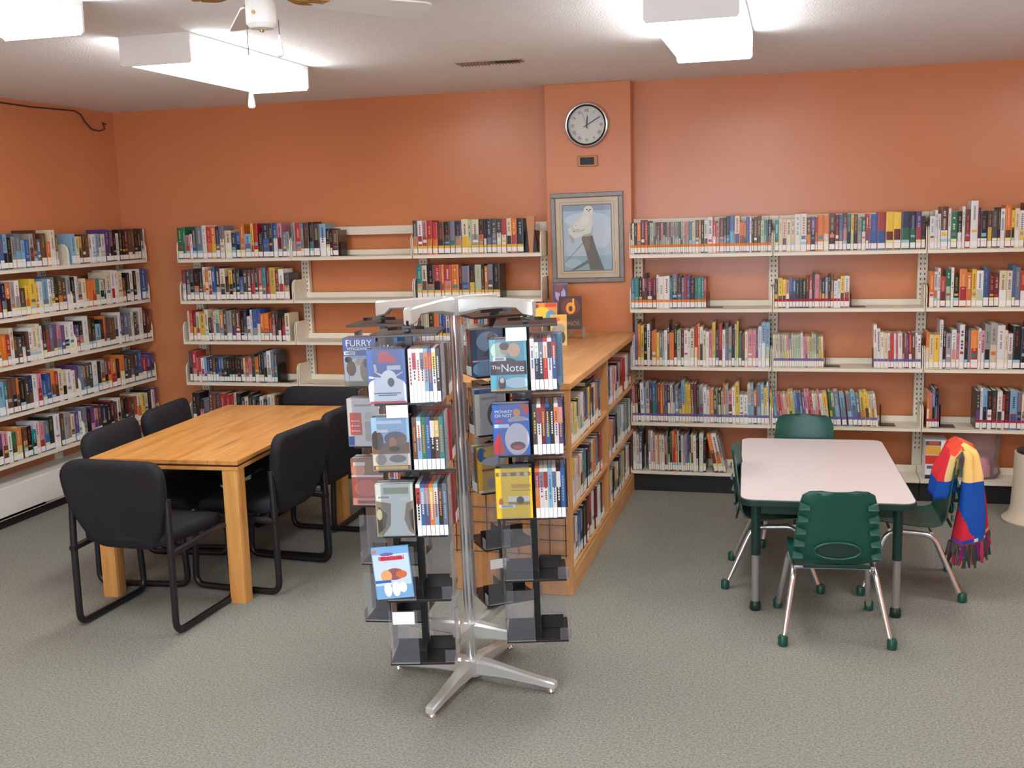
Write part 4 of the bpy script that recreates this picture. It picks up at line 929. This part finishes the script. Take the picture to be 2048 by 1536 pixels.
# ------------------------------------------------------------------ ceiling fan
FX, FY = -1.62, 3.15
FAN0 = 50
t = thing('ceiling_fan', 'white five-blade ceiling fan with brass blade irons at the top edge', 'fan', (FX, FY, -.022))
b = MB(); b.lathe([(.05, 2.60), (.10, 2.60), (.115, 2.62), (.115, 2.69), (.10, 2.70), (.08, H+.022)], 32); b.build('motor_housing', M['white'], t, True)
b = MB(); b.lathe([(.075, 2.575), (.085, 2.585), (.085, 2.60), (.07, 2.603)], 32); b.build('brass_ring', M['brass'], t, True)
b = MB(); b.lathe([(.012, 2.474), (.036, 2.478), (.046, 2.49), (.047, 2.495), (.047, 2.57), (.042, 2.578)], 28); b.build('switch_housing', M['white'], t, True)
b = MB(); b.lathe([(.006, 2.468), (.008, 2.476)], 10); b.cyl((0, -.047, 2.52), (0, -.052, 2.52), .006, n=8); b.build('screw', M['brass'], t, True)
for k in range(5):
    a = R(FAN0+72*k)
    T = Rz(a)
    b = MB()
    b.tube(fillet([(.07, 0, 2.585), (.13, .018, 2.568), (.19, .032, 2.575)], .03), .006, 8, T=T); b.tube(fillet([(.07, 0, 2.585), (.13, -.018, 2.568), (.19, -.032, 2.575)], .03), .006, 8, T=T)
    b.box(.15, .22, -.04, .04, 2.573, 2.577, T=T)
    b.build('blade_iron', M['brass'], t, True)
    pts = rounded([(.17, -.05), (.60, -.07), (.60, .07), (.17, .05)], [.02, .05, .05, .02], 5)
    b = MB(); b.prism(pts, -.003, .003, T=Rz(a) @ Tr(0, 0, 2.58) @ Rx(R(-12))); b.build('blade', M['white'], t)
for (dx, dy, zt_, zl) in ((.058, .0, 2.50, 2.452), (-.045, -.012, 2.50, 2.30)):
    b = MB(); b.cyl((dx, dy, zt_), (dx, dy, zl), .0012, n=6); c = b.build('pull_chain', M['wire'], t)
    b = MB(); b.lathe([(.004, zl+.004), (.006, zl-.01), (.011, zl-.045), (.012, zl-.056), (.008, zl-.062)], 12, (dx, dy, 0)); b.build('pull_bob', M['white'], c, True)
# ------------------------------------------------------------------ ceiling vent, clock, thermostat, picture, cable
t = thing('ceiling_vent', 'narrow metal air vent in the ceiling in front of the column', 'vent', (-1.67, 5.93, H), R(3))
bx('vent_frame', (-.19, .19, -.06, .06, -.006, 0), M['vent'], t, .002)
for k in range(18):
    x = -.16+k*.019; b = MB(); b.box(-.0065, .0065, -.045, .045, -.001, .001, T=Tr(x, 0, -.011) @ Ry(R(40 if k > 8 else -40))); b.build('slat', M['vent'] if k < 11 else M['slot'], t)
t = thing('wall_clock', 'round chrome wall clock with roman numerals high on the column', 'clock', (-1.352, COLY, 2.438))
RXm = Matrix.Rotation(R(90), 4, 'X')
rc = .148
b = MB(); b.lathe([(rc-.01, 0), (rc-.003, .008), (rc, .022), (rc-.008, .032), (rc-.016, .03), (rc-.02, .012), (rc-.02, .004)], 48, T=RXm); b.build('rim', M['chrome'], t, True)
b = MB(); el = [((rc-.021)*math.cos(q*math.pi/24), -.028, (rc-.021)*math.sin(q*math.pi/24)) for q in range(48)]; b.tube(el, .006, 6, closed=True); b.build('inner_ring', M['black'], t, True)
b = MB(); b.lathe([(rc-.02, .004), (rc-.02, .010)], 48, T=RXm); b.build('dial', mat('clock_dial', S(224, 222, 212), .5), t)
for k, s_ in enumerate(['XII', 'I', 'II', 'III', 'IIII', 'V', 'VI', 'VII', 'VIII', 'IX', 'X', 'XI']):
    a = -k*math.pi/6; rr = .094
    text('numeral', s_, .030, BLK, t, Tr(rr*math.sin(-a), -.0115, rr*math.cos(a)) @ Ry(-a) @ XZ, .0003, sx=.8)
b = MB(); b.add([(-.004, 0, -.02), (.004, 0, -.02), (.0045, 0, .05), (0, 0, .068), (-.0045, 0, .05)], [(0, 1, 2, 3, 4)], T=Ry(R(5))); b.build('hour_hand', BLK, t, T=Tr(0, -.0135, 0))
b = MB(); b.add([(-.003, 0, -.025), (.003, 0, -.025), (.0035, 0, .08), (0, 0, .1), (-.0035, 0, .08)], [(0, 1, 2, 3, 4)], T=Ry(R(60))); b.build('minute_hand', BLK, t, T=Tr(0, -.0145, 0))
b = MB(); b.add([(-.001, 0, -.03), (.001, 0, -.03), (.0006, 0, .09), (-.0006, 0, .09)], [(0, 1, 2, 3)], T=Ry(R(-20))); b.lathe([(.006, .0), (.006, .004)], 12, T=RXm); b.build('second_hand', BLK, t, T=Tr(0, -.0155, 0))
b = MB(); b.lathe([(rc-.021, .022), (rc-.022, .0235)], 48, T=RXm); b.build('crystal', M['glass'], t)
t = thing('thermostat', 'small tan wall thermostat with dark screen below the clock', 'thermostat', (-1.352, COLY, 2.205))
bx('housing', (-.068, .068, -.02, 0, -.036, .036), M['thermo'], t, .006)
bx('screen', (-.047, .047, -.0225, -.019, -.024, .024), M['kick'], t, .002)
t = thing('framed_picture', 'framed owl picture with cream mat in grey frame on the column', 'picture', (-1.36, COLY, 1.69), T=Tr(-1.36, COLY, 1.70) @ Ry(R(-.6)))
fw, fh = .246, .300
for nm, d_ in (('frame_rail', (-fw, fw, -.022, 0, fh-.03, fh)), ('frame_rail', (-fw, fw, -.022, 0, -fh, -fh+.03)), ('frame_stile', (-fw, -fw+.03, -.022, 0, -fh+.03, fh-.03)), ('frame_stile', (fw-.03, fw, -.022, 0, -fh+.03, fh-.03))):
    bx(nm, d_, M['frame'], t, .004)
bx('inner_lip', (-fw+.028, fw-.028, -.014, -.002, -fh+.028, fh-.028), M['slot'], t)
bx('mat_board', (-fw+.034, fw-.034, -.0155, -.01, -fh+.034, fh-.034), mat('cream_mat', S(212, 190, 160), .8), t)
mm = MB()
for (a, c) in ((.028, .030),):
    x, z = fw-.034-a, fh-.034-a
    for s_ in (-1, 1): mm.box(-x, x, -.0162, -.0154, s_*z-.0012, s_*z+.0012); mm.box(s_*x-.0012, s_*x+.0012, -.0162, -.0154, -z, z)
mm.build('mat_line', M['frame'], t)
art = [('r', (-.168, .168, -.222, .222), (88, 92, 100)), ('r', (-.163, .163, -.217, .217), (176, 196, 208)), ('r', (-.163, .163, .180, .217), (146, 164, 184)),
       ('e', (0, .12, .155, .05), (196, 212, 222)), ('e', (-.04, -.06, .11, .09), (190, 206, 216)), ('e', (.1, .03, .06, .1), (200, 210, 218)), ('r', (-.163, .163, -.217, -.12), (150, 182, 192)), ('e', (-.1, -.17, .06, .03), (176, 202, 206)),
       ('p', [(-.04, -.0), (.035, .015), (.055, -.06), (.11, -.215), (.015, -.215), (-.01, -.1)], (104, 100, 92)), ('p', [(-.035, .01), (.02, .018), (.015, -.08), (-.01, -.09)], (132, 112, 96)), ('p', [(.03, -.02), (.04, -.06), (.09, -.215), (.06, -.215)], (84, 104, 96)), ('p', [(.015, -.14), (.005, -.17), (-.09, -.215), (-.12, -.215)], (96, 112, 110)),
       ('p', [(-.155, -.16), (-.03, -.03), (-.028, -.034), (-.155, -.165)], (110, 110, 110)),
       ('p', [(-.13, .06), (-.1, .095), (-.05, .13), (-.03, .17), (.01, .2), (.03, .19), (.042, .17), (.038, .12), (.035, .07), (.02, .03), (-.03, .015), (-.08, -.005), (-.125, .02)], (224, 222, 212)),
       ('e', (.012, .182, .032, .03), (230, 228, 218)), ('p', [(-.125, .03), (-.09, .0), (-.085, -.03), (-.11, -.035)], (176, 178, 172)), ('e', (-.06, .07, .05, .035), (206, 206, 196)), ('e', (-.05, .08, .045, .026), (228, 226, 216)), ('e', (-.01, .12, .03, .03), (234, 232, 222)),
       ('e', (.002, .188, .006, .004), (60, 56, 50)), ('e', (.024, .187, .006, .004), (60, 56, 50)), ('e', (.014, .176, .003, .006), (70, 66, 60)), ('p', [(-.03, .02), (.03, .03), (.03, .015), (-.02, .008)], (180, 172, 160)), ('e', (-.09, .045, .006, .004), (130, 130, 126)), ('e', (-.06, .055, .006, .003), (140, 140, 134)), ('e', (-.03, .05, .005, .003), (140, 140, 134)), ('e', (-.075, .085, .006, .003), (150, 150, 144))]
patches('owl_print', t, art, -.0158, M['matte'])
bx('picture_glass', (-fw+.03, fw-.03, -.0215, -.0205, -fh+.03, fh-.03), M['glass'], t)
t = MB()
pts = [(WX+.006, 5.2, 2.672), (WX+.008, 5.7, 2.676), (WX+.006, 6.06, 2.679), (WX+.008, 6.35, 2.676), (WX+.008, 6.6, 2.684), (WX+.006, 6.80, 2.69), (WX+.008, 6.87, 2.67), (WX+.01, 6.91, 2.62), (WX+.008, 6.98, 2.575), (WX+.006, 7.07, 2.565), (WX+.008, 7.14, 2.585), (WX+.006, 7.12, 2.63), (WX+.006, 7.16, 2.62)]
t.tube(pts, .005, 8); tag(t.build('wall_cable', M['wire'], None, True), 'thin dark cable draped along the top of the left wall', 'cable')
t = MB(); t.tube([(XLS+.004, 6.22, .39), (XLS+.015, 6.26, .33), (XLS+.004, 6.33, .27), (XLS+.01, 6.4, .266)], .004, 6)
# ------------------------------------------------------------------ bookends and small things on the shelves
def bookend(x, y, z, rz, lab, m='black', h=.13):
    T = Tr(x, y, z) @ Rz(R(rz)); mb = MB()
    pts = rounded([(.0, 0), (.11, 0), (.11, h), (.0, h)], [.0, .0, .03, .03], 4)
    mb.loft([[(0, p[0], p[1]) for p in pts], [(.002, p[0], p[1]) for p in pts]])
    mb.box(0, .09, 0, .11, 0, .0015)
    o = mb.build('bookend', M[m], None, T=T); tag(o, lab, 'bookend')
bookend(v(0, .558), YS+.02, ZR[1]+TOP, 0, 'black metal bookend holding the second row right of the column', h=.10)
bookend(v(1, .522), YS+.02, ZR[1]+TOP, 0, 'black metal bookend beside the red-labelled paperbacks behind green table', h=.09)
bookend(v(1, .362), YS+.02, ZR[2]+TOP, 0, 'black metal bookend after the pale slim books, third shelf', h=.10)
bookend(v(1, .675), YS+.02, ZR[2]+TOP, 180 if 0 else 0, 'black metal bookend at the left of the third shelf right-hand block', h=.12)
bookend(v(1, .735), YS+.02, ZR[3]+TOP, 0, 'black metal bookend propping the leaning slim colourful books', h=.13)
bookend(v(2, .12), YS+.02, ZR[3]+TOP, 0, 'black metal bookend beside four books, far right bay', h=.14)
bookend(v(0, .1), YS+.01, .147, 0, 'beige metal bookend on the bottom shelf beside the bookcase', 'steel', .17)
bookend(u(1, .41), YS+.02, ZL[0]+TOP, 0, 'black metal bookend ending the top row in the middle bay', h=.10)
bookend(u(0, .83), YS+.02, ZL[3]+TOP, 0, 'black metal bookend ending the fourth row in the left bay', h=.14)
# tan tapered prop between dark halves on the top shelf by the column
t = thing('book_prop', 'tan and black tapered prop closing the top row beside the column', 'bookend', (u(2, .915), YS+.03, ZL[0]+TOP))
b = MB(); b.loft([[(-.012, 0, 0), (.012, 0, 0), (.012, .04, 0), (-.012, .04, 0)], [(-.03, 0, .24), (.03, 0, .24), (.03, .03, .24), (-.03, .03, .24)]]); b.build('tan_wedge', M['thermo'], t)
for s_ in (-1, 1):
    b = MB(); b.loft([[(s_*.013, 0, 0), (s_*.045, 0, 0), (s_*.045, .04, 0), (s_*.013, .04, 0)], [(s_*.024, 0, .15), (s_*.027, 0, .15), (s_*.027, .03, .15), (s_*.024, .03, .15)]]); b.build('dark_side', M['black'], t)
# box and bag on the bottom shelf behind the cloth
t = thing('game_box', 'white, yellow and red box on the bottom shelf behind the draped chair', 'box', (.80, YS+.02, .145))
b = MB(); b.box(0, .13, 0, .18, 0, .25); b.build('box_body', M['card'], t)
patches('box_print', t, [('r', (.0, .09, .16, .22), (232, 180, 80)), ('r', (0, .09, .1, .155), (216, 60, 50)), ('r', (.01, .08, .07, .09), (90, 110, 150)), ('r', (0, .09, .22, .248), (80, 80, 150)), ('r', (0, .12, .005, .03), (60, 40, 44)), ('r', (.02, .08, .225, .245), (190, 90, 60))], -.001)
t = thing('craft_bag', 'clear plastic bag with pink contents on the bottom shelf at far right', 'bag', (1.13, YS+.03, .145))
b = MB(); rings = []
for k, (s_, z) in enumerate(((.9, 0), (1, .03), (1.02, .09), (.95, .15), (.9, .2), (1.05, .26), (1.1, .29))):
    rings.append([(.12*s_*math.cos(q*math.pi/8)*(1+.12*math.sin(q*5+k*2)), .1+.07*s_*math.sin(q*math.pi/8), z+.012*math.sin(q*3+k)*(k/6)) for q in range(16)])
b.loft(rings, caps=False); b.build('plastic', M['bag'], t, 'all')
b = MB(); b.lathe([(.06, .002), (.085, .02), (.085, .09), (.07, .14), (.03, .16)], 12, (0, .1, 0)); b.build('contents', M['pink'], t, True)
# round beige kick stool with a dark top at the right edge
t = thing('kick_stool', 'beige round-footed bin with dark slot and top at the right edge', 'bin', (1.40, 6.66, 0))
SEG = 28
b = MB(); b.lathe([(.2, 0), (.205, .012), (.17, .04), (.158, .09), (.150, .25), (.148, .41)], 32); b.build('body', M['beige'], t, True)
b = MB(); b.lathe([(.1, .41), (.135, .412), (.135, .425), (.12, .43)], 32); b.build('lid', M['kick'], t, True)
b = MB(); b.box(-.006, .006, -.158, -.146, .14, .40, T=Rz(R(-14))); b.build('slot', mat('brown_slot', S(90, 66, 50), .7), t)
finish_books()
